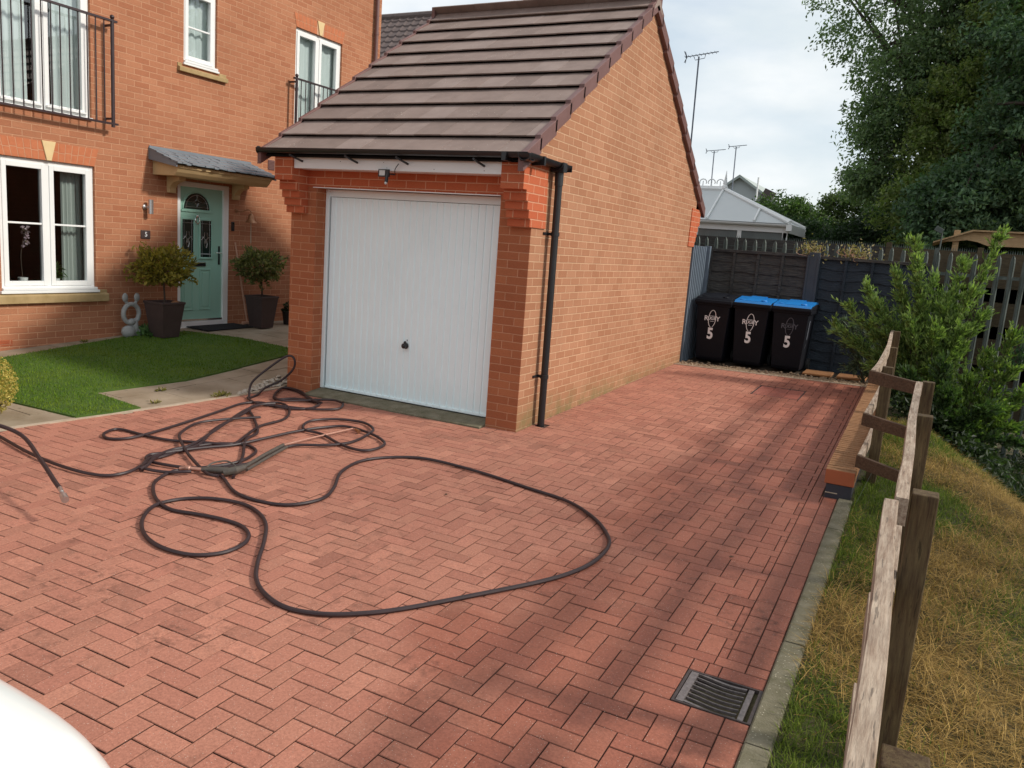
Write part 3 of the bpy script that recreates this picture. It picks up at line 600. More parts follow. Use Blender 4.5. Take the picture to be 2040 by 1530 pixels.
# roof tiles
def tiles():
    front = MB(); sl = Vector((0, 1, .69)).normalized(); nn = Vector((0, -.69, 1)).normalized()
    ang = math.atan(.69); L_ = 3.0 / math.cos(ang) + .0; g = (L_ + .24) / 11
    for side in (0, 1):
        for c in range(11):
            off = .15 if c % 2 else 0; x = -2.95 - off
            while x < .0:
                x0, x1 = max(x, -2.95) + .0016, min(x + .3, .0) - .0016
                if x1 - x0 > .03:
                    s0 = c * g - .02; s1 = s0 + g + .03; y0 = -.30; jit = random.uniform(-.0015, .0015)
                    o = Vector((0, y0, 2.485)); a = o + sl * s0 + nn * (.027 + jit); b2 = o + sl * s1 + nn * (-.014 + jit); th = nn * -.013
                    P = [(x0, a), (x1, a), (x1, b2), (x0, b2)]; vs = [Vector((xx, p.y, p.z)) for xx, p in P]; vs = vs + [v + th for v in vs]
                    if side: vs = [Vector((v.x, LY - v.y, v.z)) for v in vs]
                    front.add(vs, [(0, 1, 2, 3), (7, 6, 5, 4), (0, 4, 5, 1), (1, 5, 6, 2), (2, 6, 7, 3), (3, 7, 4, 0)], random.choice((0, 0, 0, 1, 2)))
                x += .3
    front.build('roof', ['tile', 'tile_dark', 'tile_pale'], G0)
    u = MB()
    for side in (0, 1):
        vs = [(-2.975, -.27, 2.455), (.03, -.27, 2.455), (.03, 2.78, 4.56), (-2.975, 2.78, 4.56)]
        if side: vs = [(x, LY - y, z) for x, y, z in vs]
        u.add(vs + [(x, y, z - .02) for x, y, z in vs], [(0, 1, 2, 3), (7, 6, 5, 4), (0, 4, 5, 1), (1, 5, 6, 2), (3, 7, 4, 0)])
    u.build('roof_underlay', 'dark', G0)
    for side, (x0, x1) in ((0, (-.005, .052)), (0, (-2.99, -2.945)), (1, (-.005, .052)), (1, (-2.99, -2.945))):
        v = MB()
        for c in range(11):
            o = Vector((0, -.30, 2.485)); a = o + sl * (c * g - .03) + nn * .036; b2 = o + sl * ((c + 1) * g - .006) + nn * .006
            if 1:
                vs = [Vector((x0, a.y, a.z)), Vector((x1, a.y, a.z)), Vector((x1, b2.y, b2.z)), Vector((x0, b2.y, b2.z))]
                dn = Vector((0, 0, -.145)); vs = vs + [q + dn for q in vs]
                if side: vs = [Vector((q.x, LY - q.y, q.z)) for q in vs]
                v.add(vs, [(0, 1, 2, 3), (7, 6, 5, 4), (0, 4, 5, 1), (1, 5, 6, 2), (2, 6, 7, 3), (3, 7, 4, 0)])
        v.build('verge_cap', 'verge', G0, bevel=.004)
    r = MB(); x = -2.99
    while x < .05:
        x1 = min(x + .44, .055)
        r.prism([(x + .002, 2.78 - .155, 4.50), (x + .002, 2.78 - .05, 4.615), (x + .002, 2.78 + .05, 4.615), (x + .002, 2.78 + .155, 4.50), (x + .002, 2.78 + .14, 4.48), (x + .002, 2.78, 4.56), (x + .002, 2.78 - .14, 4.48)], (x1 - x - .004, 0, 0)); x += .44
    r.build('ridge_tile', 'tile', G0)
tiles()
# gutter and downpipe
def halfpipe(b, p0, p1, r, side, n=10):
    p0, p1 = Vector(p0), Vector(p1); vs = []
    for p in (p0, p1):
        for rr in (r, r - .004):
            for k in range(n + 1):
                a = math.pi * k / n; vs.append(p + side * math.cos(a) * rr + Vector((0, 0, -math.sin(a) * rr)))
    m = n + 1; fs = []
    for k in range(n):
        fs += [(k, k + 1, 2 * m + k + 1, 2 * m + k), (m + k, 3 * m + k, 3 * m + k + 1, m + k + 1), (k, m + k, m + k + 1, k + 1), (2 * m + k, 2 * m + k + 1, 3 * m + k + 1, 3 * m + k)]
    fs += [(0, 2 * m, 3 * m, m), (n, m + n, 3 * m + n, 2 * m + n)]
    b.add(vs, fs)
gt = MB(); halfpipe(gt, (-2.98, -.335, 2.512), (.10, -.335, 2.512), .047, Vector((0, 1, 0))); halfpipe(gt, (.075, -.35, 2.508), (.075, .52, 2.498), .050, Vector((1, 0, 0)))
gt.lathe((-2.98, -.335, 2.492), [(.040, -.006), (.040, 0)], 12, axis='X'); halfpipe(gt, (.02, -.335, 2.503), (.125, -.335, 2.503), .064, Vector((0, 1, 0))); halfpipe(gt, (.075, -.395, 2.503), (.075, -.24, 2.503), .064, Vector((1, 0, 0)))
gt.box((.022, .505, 2.44), (.128, .515, 2.50)); halfpipe(gt, (.075, .27, 2.497), (.075, .39, 2.497), .064, Vector((1, 0, 0))); gt.box((.01, .29, 2.42), (.14, .37, 2.505)); gt.box((.012, -.12, 2.43), (.138, -.09, 2.508)); gt.box((-.14, -.40, 2.437), (-.10, -.27, 2.508))
gt.build('gutter', 'black', G0, smooth=True)
for x in (-2.52, -1.83, -1.24, -.42):
    gbk = MB(); gbk.tube([(x, -.39, 2.445), (x, -.31, 2.425), (x + .02, -.222, 2.40)], .010, 6); gbk.build('gutter_bracket', 'black', G0, smooth=True)
dp = MB(); dp.tube([(.075, .35, 2.44), (.075, .355, 2.3), (.075, .39, .0)], .034, 16); dp.lathe((.075, .352, 2.3), [(.04, -.0), (.04, .14)], 14)
for z in (1.84, .48):
    dp.lathe((.075, .363 + (1.9 - z) * .012, z), [(.041, 0), (.041, .035)], 14); dp.box((-.0, .352 + (1.9 - z) * .012, z + .004), (.05, .376 + (1.9 - z) * .012, z + .03)); dp.box((.002, .25 + (1.9 - z) * .012, z + .008), (.012, .38 + (1.9 - z) * .012, z + .03))
dp.build('downpipe', 'black', G0, smooth=True)
# up-and-over door
dm = MB(); x = -2.44; pts = []
dw = .0785
while x < -.355:
    pts += [(x, .168), (x + .056, .168), (x + .062, .178), (x + .072, .178)]; x += dw
pts.append((-.345, .168)); z0, z1 = .065, 2.085
vs = [(px, py, z0) for px, py in pts] + [(px, py, z1) for px, py in pts]; k = len(pts)
dm.add(vs, [(i, i + 1, k + i + 1, k + i) for i in range(k - 1)])
GD = dm.build('garage_door', 'white_steel', G0)
fr = MB(); fr.box((-2.50, .150, .045), (-2.455, .2, 2.163)); fr.box((-.36, .150, .045), (-.33, .2, 2.163)); fr.box((-2.455, .158, 2.09), (-.36, .2, 2.163)); fr.build('door_frame', 'white_steel', G0, bevel=.002)
tr = MB(); tr.box((-2.44, .155, .05), (-.36, .17, .075)); 
for i in range(26): tr.box((-2.43 + i * dw, .150, .055), (-2.43 + i * dw + .05, .156, .064))
tr.build('door_bottom_rail', 'white_steel', G0)
ds = MB(); ds.box((-2.36, .150, .022), (-.42, .19, .05)); ds.build('door_seal', 'black', G0)
hk = MB(); hk.lathe((-1.405, .168, .636), [(.030, 0), (.034, -.012), (.024, -.03), (.026, -.05), (.012, -.058)], 16, axis='Y'); hk.ell((-1.402, .14, .665), (.016, .014, .022), 10); hk.box((-1.397, .163, .685), (-1.391, .169, .70)); hk.build('door_handle', 'black', G0, smooth=True)
si = MB(); si.prism([(-2.5, -.12, -.06), (-2.5, .2, -.06), (-2.5, .2, .045), (-2.5, -.06, .018), (-2.5, -.12, .010)], (2.17, 0, 0)); si.build('door_sill', 'concrete', G0, bevel=.004)
bk = MB(); bk.box((-2.5, .2, -.1), (-.33, .25, 2.2)); bk.build('door_backing', 'dark', G0)
# flood light
fl = thing('flood_light', (-1.47, -.23, 2.30), 'small black sensor floodlight on the white fascia above the garage door', 'light')
b = MB(); b.box((-1.53, -.262, 2.275), (-1.41, -.238, 2.345)); b.box((-1.475, -.24, 2.29), (-1.465, -.22, 2.33)); b.build('lamp_body', 'black', fl, bevel=.003)
b = MB(); b.box((-1.515, -.2645, 2.287), (-1.45, -.2625, 2.335)); b.build('lens', 'lamp_lens', fl)
b = MB(); b.tube([(-1.435, -.25, 2.30), (-1.43, -.26, 2.25), (-1.43, -.265, 2.225)], .016, 8); b.tube([(-1.36, -.225, 2.30), (-1.43, -.25, 2.305)], .008, 6); b.tube(catmull([(-1.36, -.222, 2.30), (-1.345, -.25, 2.345), (-1.31, -.245, 2.40)], 5), .004, 6); b.build('sensor', 'black', fl, smooth=True)
b = MB(); b.ell((-1.43, -.272, 2.218), (.015, .012, .015), 10); b.build('sensor_eye', 'lamp_lens', fl, smooth=True)

# ================================================================== HOUSE
HX = -6.09
H0 = thing('brick_house', (-9, 0, 0), 'orange brick house with white windows and a green front door', 'house')
holes = [(-1.116, .056, .79, 2.30), (-1.14, .03, 2.84, 4.82), (1.396, 1.967, 3.83, 4.82), (3.54, 4.66, 2.84, 4.84), (1.30, 2.225, .22, 2.27), (-3.6, -2.4, .79, 2.3), (-3.6, -2.4, 2.84, 4.82)]
hw = MB(); ysx = sorted({-6.5, 5.70, *[h[0] for h in holes], *[h[1] for h in holes]}); zsx = sorted({-.2, 7.6, *[h[2] for h in holes], *[h[3] for h in holes]})
for y0, y1 in zip(ysx[:-1], ysx[1:]):
    for z0, z1 in zip(zsx[:-1], zsx[1:]):
        cy, cz = (y0 + y1) / 2, (z0 + z1) / 2
        if any(h[0] < cy < h[1] and h[2] < cz < h[3] for h in holes): continue
        hw.add([(HX, y0, z0), (HX, y1, z0), (HX, y1, z1), (HX, y0, z1)], [(0, 1, 2, 3)])
for h in holes:
    y0, y1, z0, z1 = h; d = HX - .1
    hw.add([(HX, y0, z0), (d, y0, z0), (d, y0, z1), (HX, y0, z1)], [(0, 1, 2, 3)]); hw.add([(HX, y1, z0), (d, y1, z0), (d, y1, z1), (HX, y1, z1)], [(3, 2, 1, 0)])
    hw.add([(HX, y0, z1), (d, y0, z1), (d, y1, z1), (HX, y1, z1)], [(0, 1, 2, 3)]); hw.add([(HX, y0, z0), (d, y0, z0), (d, y1, z0), (HX, y1, z0)], [(3, 2, 1, 0)])
hw.add([(HX, 5.7, -.2), (-12, 5.7, -.2), (-12, 5.7, 7.6), (HX, 5.7, 7.6)], [(0, 1, 2, 3)]); hw.add([(HX, -6.5, -.2), (-12, -6.5, -.2), (-12, -6.5, 7.6), (HX, -6.5, 7.6)], [(3, 2, 1, 0)]); hw.add([(-12, -6.5, -.2), (-12, 5.7, -.2), (-12, 5.7, 7.6), (-12, -6.5, 7.6)], [(3, 2, 1, 0)])
hw.build('wall', 'brick_house', H0)
rf = MB(); rf.add([(HX + .35, -6.8, 7.5), (HX + .35, 6.0, 7.5), (-9.05, 6.0, 9.6), (-9.05, -6.8, 9.6)], [(0, 1, 2, 3)]); rf.add([(-12.35, -6.8, 7.5), (-12.35, 6.0, 7.5), (-9.05, 6.0, 9.6), (-9.05, -6.8, 9.6)], [(3, 2, 1, 0)])
for ye in (-6.5, 5.7): rf.add([(HX, ye, 7.6), (-12, ye, 7.6), (-9.05, ye, 9.5)], [(0, 1, 2)])
rf.build('roof', 'pantile', H0)
# flat brick arches with keystones
def arch(yc, hw_b, z0, z1, key):
    hb2 = [MB(), MB()]; k = 0; n = int(hw_b * 2 / .075); lean = .18
    for i in range(n):
        b = hb2[int(i >= n / 2)]
        a0 = -hw_b + i * 2 * hw_b / n; a1 = a0 + 2 * hw_b / n; f = lambda a, z: yc + a * (1 + lean * (z - z0) / (z1 - z0) * .55)
        if abs((a0 + a1) / 2) < .06: continue
        g = .004; zsplit = z0 + (.10 if i % 2 else z1 - z0 - .1)
        for za, zb in ((z0, zsplit - g), (zsplit + g, z1)):
            b.add([(HX + .006, f(a0 + g, za), za), (HX + .006, f(a1 - g, za), za), (HX + .006, f(a1 - g, zb), zb), (HX + .006, f(a0 + g, zb), zb)] + [(HX - .01, f(a0 + g, za), za), (HX - .01, f(a1 - g, za), za), (HX - .01, f(a1 - g, zb), zb), (HX - .01, f(a0 + g, zb), zb)],
                  [(0, 1, 2, 3), (0, 4, 5, 1), (1, 5, 6, 2), (2, 6, 7, 3), (3, 7, 4, 0)])
    for b in hb2: b.build('brick_arch', 'arch_brick', H0)
    m = MB(); f = lambda a, z: yc + a * (1 + lean * (z - z0) / (z1 - z0) * .5)
    m.add([(HX + .003, f(-hw_b, z0), z0), (HX + .003, f(hw_b, z0), z0), (HX + .003, f(hw_b, z1), z1), (HX + .003, f(-hw_b, z1), z1)], [(0, 1, 2, 3)]); m.build('arch_mortar', 'arch_mortar', H0)
    q = MB(); q.prism([(HX - .01, yc - .028, z0 - .0), (HX - .01, yc + .028, z0 - .0), (HX - .01, yc + .085, z1 + .01), (HX - .01, yc - .085, z1 + .01)], (.03, 0, 0)); q.build('keystone', 'keystone', H0, bevel=.003)
MT['arch_brick'] = plain('arch_brick', (.50, .17, .075), .9, (.42, .13, .055), 12, bmp=.001)
MT['arch_mortar'] = plain('arch_mortar', (.58, .34, .21), .95)
arch(-.53, .586, 2.302, 2.512, 1); arch(4.10, .56, 4.842, 5.04, 1); arch(-.55, .586, 4.822, 5.03, 1)
# windows
def window(y0, y1, z0, z1, cells, bars=(), glassm='glass', sill=None, name='window', mull=()):
    xg = HX - .065; fw = .055
    f = MB(); f.box((xg - .03, y0, z0), (xg + .03, y0 + fw, z1)); f.box((xg - .03, y1 - fw, z0), (xg + .03, y1, z1)); f.box((xg - .03, y0 + fw, z0), (xg + .03, y1 - fw, z0 + fw)); f.box((xg - .03, y0 + fw, z1 - fw), (xg + .03, y1 - fw, z1))
    for m in mull: f.box((xg - .03, m - .02, z0 + fw), (xg + .03, m + .02, z1 - fw))
    f.box((xg + .03, y0 - .0, z0 - .0), (HX + .03, y1, z0 + .03))
    F_ = f.build(name, 'white', H0, bevel=.004)
    for a, b_ in cells:
        s = MB(); w2 = .055; zt, zb = z1 - fw + .004, z0 + fw - .004 + (.0)
        s.box((xg - .02, a, zb), (xg + .042, a + w2, zt)); s.box((xg - .02, b_ - w2, zb), (xg + .042, b_, zt)); s.box((xg - .02, a + w2, zb), (xg + .042, b_ - w2, zb + w2)); s.box((xg - .02, a + w2, zt - w2), (xg + .042, b_ - w2, zt))
        for zz in bars: s.box((xg - .005, a + w2, zz - .011), (xg + .028, b_ - w2, zz + .011))
        S_ = s.build('sash', 'white', F_, bevel=.004)
        p = MB(); p.add([(xg + .003, a + w2 - .003, zb + w2 - .003), (xg + .003, b_ - w2 + .003, zb + w2 - .003), (xg + .003, b_ - w2 + .003, zt - w2 + .003), (xg + .003, a + w2 - .003, zt - w2 + .003)], [(0, 1, 2, 3)]); p.build('pane', glassm, F_)
    return F_
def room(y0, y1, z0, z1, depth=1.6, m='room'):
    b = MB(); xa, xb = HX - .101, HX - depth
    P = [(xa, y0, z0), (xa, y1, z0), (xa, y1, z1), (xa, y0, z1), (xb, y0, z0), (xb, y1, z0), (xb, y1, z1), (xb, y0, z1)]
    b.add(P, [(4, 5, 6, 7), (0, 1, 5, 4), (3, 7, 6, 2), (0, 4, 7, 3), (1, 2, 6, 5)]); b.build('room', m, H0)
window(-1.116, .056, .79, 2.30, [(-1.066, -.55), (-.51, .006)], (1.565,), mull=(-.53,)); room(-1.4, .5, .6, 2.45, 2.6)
def curtain(y0, y1, z0, z1, x, m='curtain'):
    b = MB(); n = 24; vs = []
    for i in range(n + 1):
        t = i / n; vs += [(x + .02 * math.sin(t * n * 1.3) + .008 * math.sin(i * 2.1), y0 + (y1 - y0) * t, z0), (x + .014 * math.sin(t * n * 1.2), y0 + (y1 - y0) * (t * .96), z1)]
    b.add(vs, [(2 * i, 2 * i + 2, 2 * i + 3, 2 * i + 1) for i in range(n)]); return b.build('curtain', m, H0, smooth=True)
curtain(-.26, .02, .8, 2.3, HX - .2); curtain(-1.42, -1.02, .8, 2.3, HX - .2)
# indoor plants on the window board
def potplant(y, h, colA, colB, nl, s, name, label):
    t = thing(name, (HX - .22, y, .82), label, 'plant'); b = MB(); b.lathe((HX - .22, y, .82), [(.04, 0), (.055, .09)], 12); b.build('pot', 'white', t, smooth=True)
    n = nl; P = np.stack([rng.normal(HX - .22, s * .6, n), rng.normal(y, s, n), .92 + np.abs(rng.normal(h * .5, h * .3, n))], 1); D = rng.normal(size=(n, 3)); D[:, 2] = np.abs(D[:, 2])
    leafmesh('foliage', P, D, .12, .02, colmix(n, colA, colB), t)
potplant(-.34, .14, (.05, .11, .03), (.10, .16, .05), 60, .06, 'potted_plant', 'spiky potted plant behind the right pane of the ground floor window')
t = thing('orchid', (HX - .25, -.72, .82), 'pale orchid behind the left pane of the ground floor window', 'plant')
b = MB(); b.lathe((HX - .25, -.72, .82), [(.04, 0), (.055, .1)], 12); b.build('pot', 'white', t, smooth=True)
b = MB(); b.tube(catmull([(HX - .25, -.72, .9), (HX - .24, -.74, 1.2), (HX - .22, -.69, 1.5)], 5), .004, 5); b.build('stem', 'bark', t)
n = 34; P = np.stack([rng.normal(HX - .22, .02, n), rng.normal(-.70, .025, n), rng.uniform(1.25, 1.52, n)], 1); leafmesh('flower', P, rng.normal(size=(n, 3)), .05, .045, colmix(n, (.5, .36, .44), (.62, .5, .56)), t)
# sills
for (y0, y1, z0, z1) in ((-1.30, .20, .64, .752), (1.29, 2.13, 3.70, 3.775)):
    b = MB(); b.prism([(HX - .06, y0, z0), (HX + .055, y0, z0), (HX + .055, y0, z1 - .02), (HX + .0, y0, z1), (HX - .06, y0, z1 + .04)], (0, y1 - y0, 0)); b.box((HX - .03, y0 + .0, z1 - .01), (HX + .012, y0 + .07, z1 + .035)); b.box((HX - .03, y1 - .13, z1 - .01), (HX + .012, y1 - .0, z1 + .035)); b.build('window_sill', 'stone', H0, bevel=.006)
for a_, c_ in (((HX - .08, -1.14, .755), (HX + .035, .085, .788)), ((HX - .08, 1.38, 3.80), (HX + .03, 1.99, 3.828))): b = MB(); b.box(a_, c_); b.build('sub_sill', 'white', H0, bevel=.004)
window(1.396, 1.967, 3.83, 4.82, [(1.44, 1.925)], (4.31,), 'glass_up')
window(-1.14, .03, 2.84, 4.82, [(-1.09, -.575), (-.535, -.02)], (), 'glass_up', name='french_door', mull=(-.555,))
window(3.54, 4.66, 2.84, 4.84, [(3.60, 4.08), (4.12, 4.60)], (), 'glass_up', name='french_door', mull=(4.10,))
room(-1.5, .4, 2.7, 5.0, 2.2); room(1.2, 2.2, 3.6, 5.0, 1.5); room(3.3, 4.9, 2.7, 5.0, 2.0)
curtain(-1.12, -.66, 2.85, 4.8, HX - .15, 'blind'); curtain(-.38, .02, 2.85, 4.8, HX - .15, 'blind'); curtain(3.52, 4.68, 2.85, 4.8, HX - .15, 'blind'); curtain(1.38, 1.99, 3.84, 4.84, HX - .15, 'blind')
# french-door lower weather bar
for y0, y1 in ((-1.06, -.58), (-.53, -.04), (3.61, 4.07), (4.13, 4.59)): b = MB(); b.box((HX - .02, y0, 2.905), (HX + .012, y1, 2.925)); b.build('weather_bar', 'white', H0)
# juliet balconies
def juliet(y0, y1, zt, zb, label):
    t = thing('balcony_railing', (HX, (y0 + y1) / 2, zb), label, 'railing', 'juliet balcony railings on the house'); x = HX + .14
    b = MB(); b.box((x - .02, y0 - .06, zt - .012), (x + .02, y1 + .06, zt + .012)); b.build('top_rail', 'iron', t)
    b = MB(); b.box((x - .02, y0 - .06, zb - .012), (x + .02, y1 + .06, zb + .012)); b.build('bottom_rail', 'iron', t)
    for y in (y0, y1):
        b = MB(); b.tube([(x, y, zb - .04), (x, y, zt + .02)], .022, 10); b.ell((x, y, zt + .045), (.028, .028, .028), 10); b.box((HX, y - .012, zt - .06), (x, y + .012, zt - .036)); b.box((HX, y - .012, zb + .05), (x, y + .012, zb + .074)); b.build('end_post', 'iron', t, smooth=True)
    n = int(round((y1 - y0) / .107))
    for i in range(1, n):
        y = y0 + (y1 - y0) * i / n; b = MB(); b.tube([(x, y, zb), (x, y, zt)], .0075, 6, cap=False); b.build('baluster', 'iron', t)
juliet(-1.33, .22, 4.035, 2.835, 'dark iron balcony railing above the ground floor window')
juliet(3.43, 4.78, 4.035, 2.835, 'dark iron balcony railing partly hidden behind the garage roof')
# brown wall vent, air brick, downpipe on the corner
b = MB(); b.box((HX, 2.99, 2.60), (HX + .008, 3.13, 2.75)); 
for i in range(6): b.box((HX + .008, 2.995, 2.612 + i * .022), (HX + .014, 3.125, 2.62 + i * .022))
b.build('vent', 'verge', H0)
b = MB()
for i in range(5): b.box((HX, -1.3, .155 + i * .014), (HX + .005, -1.02, .162 + i * .014))
b.build('air_brick', 'brick_red', H0)
b = MB(); b.tube([(HX + .06, 5.5, .2), (HX + .06, 5.5, 7.4)], .034, 12)
for z in (5.2, 3.4, 1.6): b.lathe((HX + .06, 5.5, z), [(.041, 0), (.041, .05)], 12)
b.build('downpipe', 'verge', H0, smooth=True)
# front door
dx = HX - .05
b = MB(); b.box((dx - .03, 1.30, .235), (HX - .005, 1.355, 2.265)); b.box((dx - .03, 2.125, .235), (HX - .005, 2.222, 2.265)); b.box((dx - .03, 1.355, 2.195), (HX - .005, 2.125, 2.265)); b.box((dx - .03, 1.355, .235), (HX + .02, 2.125, .30)); b.box((HX - .02, 1.29, .20), (HX + .03, 2.23, .236)); DF = b.build('door_frame', 'white', H0, bevel=.004)
b = MB(); b.box((dx - .03, 1.355, .30), (dx + .012, 2.125, 2.195)); DR = b.build('front_door', 'green_door', H0)
fx = dx + .012
def moulding(y0, y1, z0, z1, w=.02, h=.01, arcseg=0):
    b = MB(); b.box((fx, y0, z0), (fx + h, y0 + w, z1)); b.box((fx, y1 - w, z0), (fx + h, y1, z1)); b.box((fx, y0 + w, z0), (fx + h, y1 - w, z0 + w)); b.box((fx, y0 + w, z1 - w), (fx + h, y1 - w, z1)); return b
for y0, y1 in ((1.405, 1.60), (1.725, 1.92)):
    moulding(y0 - .03, y1 + .03, 1.195, 1.775, .03, .014).build('glazing_moulding', 'green_door', DR, bevel=.005)
    b = MB(); b.box((fx, y0, 1.225), (fx + .004, y1, 1.745)); b.build('glass_panel', 'leaded', DR)
    b = MB(); c = (y0 + y1) / 2; q = fx + .0065
    for zz in (1.70, 1.27): b.tube([(q, y0, zz), (q, y1, zz)], .003, 5)
    for yy in (y0 + .03, y1 - .03): b.tube([(q, yy, 1.225), (q, yy, 1.745)], .0018, 5)
    for s1 in (-1, 1):
        b.tube(catmull([(q, c + s1 * .075, 1.51), (q, c + s1 * .03, 1.50), (q, c + s1 * .0, 1.42)], 4), .004, 5); b.tube(catmull([(q, c + s1 * .02, 1.58), (q, c + s1 * .03, 1.52), (q, c + s1 * .085, 1.47)], 4), .003, 5)
        b.tube(catmull([(q, c + s1 * .0, 1.48), (q, c + s1 * .025, 1.43), (q, c + s1 * .01, 1.36)], 4), .004, 5)
    b.build('glass_came', 'steel', DR)
    moulding(y0 - .01, y1 + .005, .46, 1.06, .022, .010).build('panel_moulding', 'green_door', DR, bevel=.004)
    b = MB(); b.box((fx, y0 + .04, .51), (fx + .008, y1 - .045, 1.01)); b.build('raised_panel', 'green_door', DR, bevel=.006)
cy, cz, rr = 1.66, 1.895, .225
arcp = [(cy + rr * math.cos(math.pi * i / 18), cz + rr * math.sin(math.pi * i / 18) * 1.0) for i in range(19)]
b = MB(); b.prism([(fx, y, z) for y, z in arcp], (.004, 0, 0)); b.build('fanlight', 'leaded', DR)
b = MB(); b.tube([(fx + .004, cy + (rr + .018) * math.cos(math.pi * i / 18), cz + (rr + .018) * math.sin(math.pi * i / 18)) for i in range(19)], .012, 6); b.box((fx, cy - rr - .05, cz - .04), (fx + .016, cy + rr + .05, cz - .01)); b.build('fanlight_moulding', 'green_door', DR)
b = MB(); q = fx + .0065
b.tube([(q, cy + (rr - .03) * math.cos(math.pi * i / 14), cz + (rr - .03) * math.sin(math.pi * i / 14)) for i in range(15)], .0028, 5); b.tube([(q, cy - rr + .02, cz + .03), (q, cy + rr - .02, cz + .03)], .003, 5)
st = [(0, .16), (.02, .12), (.07, .10), (.02, .08), (0, .03), (-.02, .08), (-.07, .10), (-.02, .12)]
b.tube([(q, cy + a, cz + z) for a, z in st], .0035, 5, closed=True); b.tube([(q, cy - .19, cz + .1), (q, cy - .07, cz + .1)], .0028, 5); b.tube([(q, cy + .07, cz + .1), (q, cy + .19, cz + .1)], .0028, 5); b.tube([(q, cy, cz + .16), (q, cy, cz + .2)], .0028, 5); b.build('fanlight_came', 'steel', DR)
b = MB(); b.box((fx, 1.52, 1.095), (fx + .014, 1.82, 1.155)); b.build('letterbox', 'black', DR, bevel=.003)
b = MB(); b.box((fx + .014, 1.53, 1.13), (fx + .022, 1.81, 1.152)); b.build('letterbox_flap', 'chrome', DR, bevel=.004); b = MB(); b.box((fx + .0, 1.36, .305), (fx + .03, 2.12, .335)); b.build('weather_strip', 'chrome', DR, bevel=.004)
b = MB(); b.box((fx, 2.055, 1.12), (fx + .01, 2.085, 1.39)); b.build('handle_plate', 'black', DR, bevel=.003)
b = MB(); b.tube([(fx + .01, 2.07, 1.29), (fx + .05, 2.07, 1.29), (fx + .052, 1.96, 1.292)], .009, 8); b.build('handle', 'chrome', DR, smooth=True)
b = MB(); b.tube([(fx + .014, 1.665 + .035 * math.cos(2 * math.pi * i / 16), 1.745 + .045 * math.sin(2 * math.pi * i / 16)) for i in range(16)], .007, 6, closed=True); b.ell((fx + .012, 1.665, 1.80), (.012, .02, .022), 10); b.ell((fx + .012, 1.665, 1.695), (.01, .012, .012), 8); b.build('door_knocker', 'chrome', DR, smooth=True)
# canopy
cp = MB(); ya, yb = .87, 2.60; xb = HX; xf = HX + .50
rows = 4
for r in range(rows):
    x0 = xb + (xf + .03 - xb) * r / rows; x1 = xb + (xf + .03 - xb) * (r + 1) / rows + .03; z0 = 2.635 - .18 * r / rows; z1 = 2.635 - .18 * (r + 1) / rows - .006
    y = ya - .04
    while y < yb + .03:
        y1 = min(y + .075, yb + .04); j = random.uniform(-.006, .006); k = random.uniform(-.01, .012)
        cp.add([(x0, y, z0 + .006), (x1 + k, y, z1 + .016 + j), (x1 + k, y1 - .003, z1 + .016 + j), (x0, y1 - .003, z0 + .006), (x0, y, z0 - .012), (x1 + k, y, z1 - .004 + j), (x1 + k, y1 - .003, z1 - .004 + j), (x0, y1 - .003, z0 - .012)], [(0, 1, 2, 3), (1, 5, 6, 2), (0, 4, 5, 1), (3, 2, 6, 7), (4, 7, 6, 5)]); y += .075
cp.box((xb - .002, ya - .03, 2.61), (xb + .015, yb + .03, 2.665)); CN = cp.build('door_canopy', 'lead', H0)
for y in (ya - .035, yb + .015):
    b = MB(); b.prism([(xb, y, 2.49), (xf + .02, y, 2.405), (xf + .03, y, 2.45), (xb, y, 2.645)], (0, .02, 0)); b.build('canopy_cheek', 'lead', CN)
b = MB(); b.prism([(xb, ya + .03, 2.30), (xf - .10, ya + .03, 2.30), (xf - .05, ya + .03, 2.345), (xf - .02, ya + .03, 2.385), (xf, ya + .03, 2.40), (xf, ya + .03, 2.43), (xb, ya + .03, 2.60)], (0, yb - ya - .06, 0)); b.build('canopy_base', 'stone_trim', CN, bevel=.003)
for y in (1.12, 2.27):
    b = MB(); b.prism([(xb, y, 2.30), (xb, y, 2.085), (xb + .05, y, 2.085), (xb + .06, y, 2.13), (xb + .055, y, 2.15), (xb + .085, y, 2.19), (xb + .13, y, 2.225), (xb + .20, y, 2.245), (xb + .24, y, 2.25), (xb + .24, y, 2.30)], (0, .11, 0)); b.build('canopy_bracket', 'stone_trim', CN, bevel=.004)
# fittings on the wall
t = thing('wall_light', (HX, .80, 1.87), 'steel cylinder wall light left of the green door', 'light')
b = MB(); b.lathe((HX, .77, 1.865), [(.035, 0), (.035, .015), (.012, .03), (.012, .07)], 12, axis='X'); b.build('bracket', 'steel', t, smooth=True)
b = MB(); b.tube([(HX + .085, .80, 1.78), (HX + .085, .80, 1.965)], .032, 16); b.build('lamp_tube', 'steel', t, smooth=True)
def text3d(s, name, parent, loc, size, mat, rot, depth=.0008, align='CENTER', sx=1.0, bold=.012):
    cu = bpy.data.curves.new(name, 'FONT'); cu.body = s; cu.size = size; cu.align_x = align; cu.align_y = 'CENTER'; cu.extrude = depth; cu.offset = size * bold; cu.space_character = .95
    o = bpy.data.objects.new(name, cu); COL.objects.link(o); dg = bpy.context.evaluated_depsgraph_get(); me = bpy.data.meshes.new_from_object(o.evaluated_get(dg)); bpy.data.objects.remove(o)
    me.materials.clear(); me.materials.append(MT[mat]); o = bpy.data.objects.new(name, me); COL.objects.link(o); o.parent = parent
    o.location = Vector(loc) - wloc(parent); o.rotation_euler = rot; o.scale = (sx, 1, 1); return o
t = thing('house_number_sign', (HX, .78, 1.507), 'dark grey square plaque with a white number 5', 'sign')
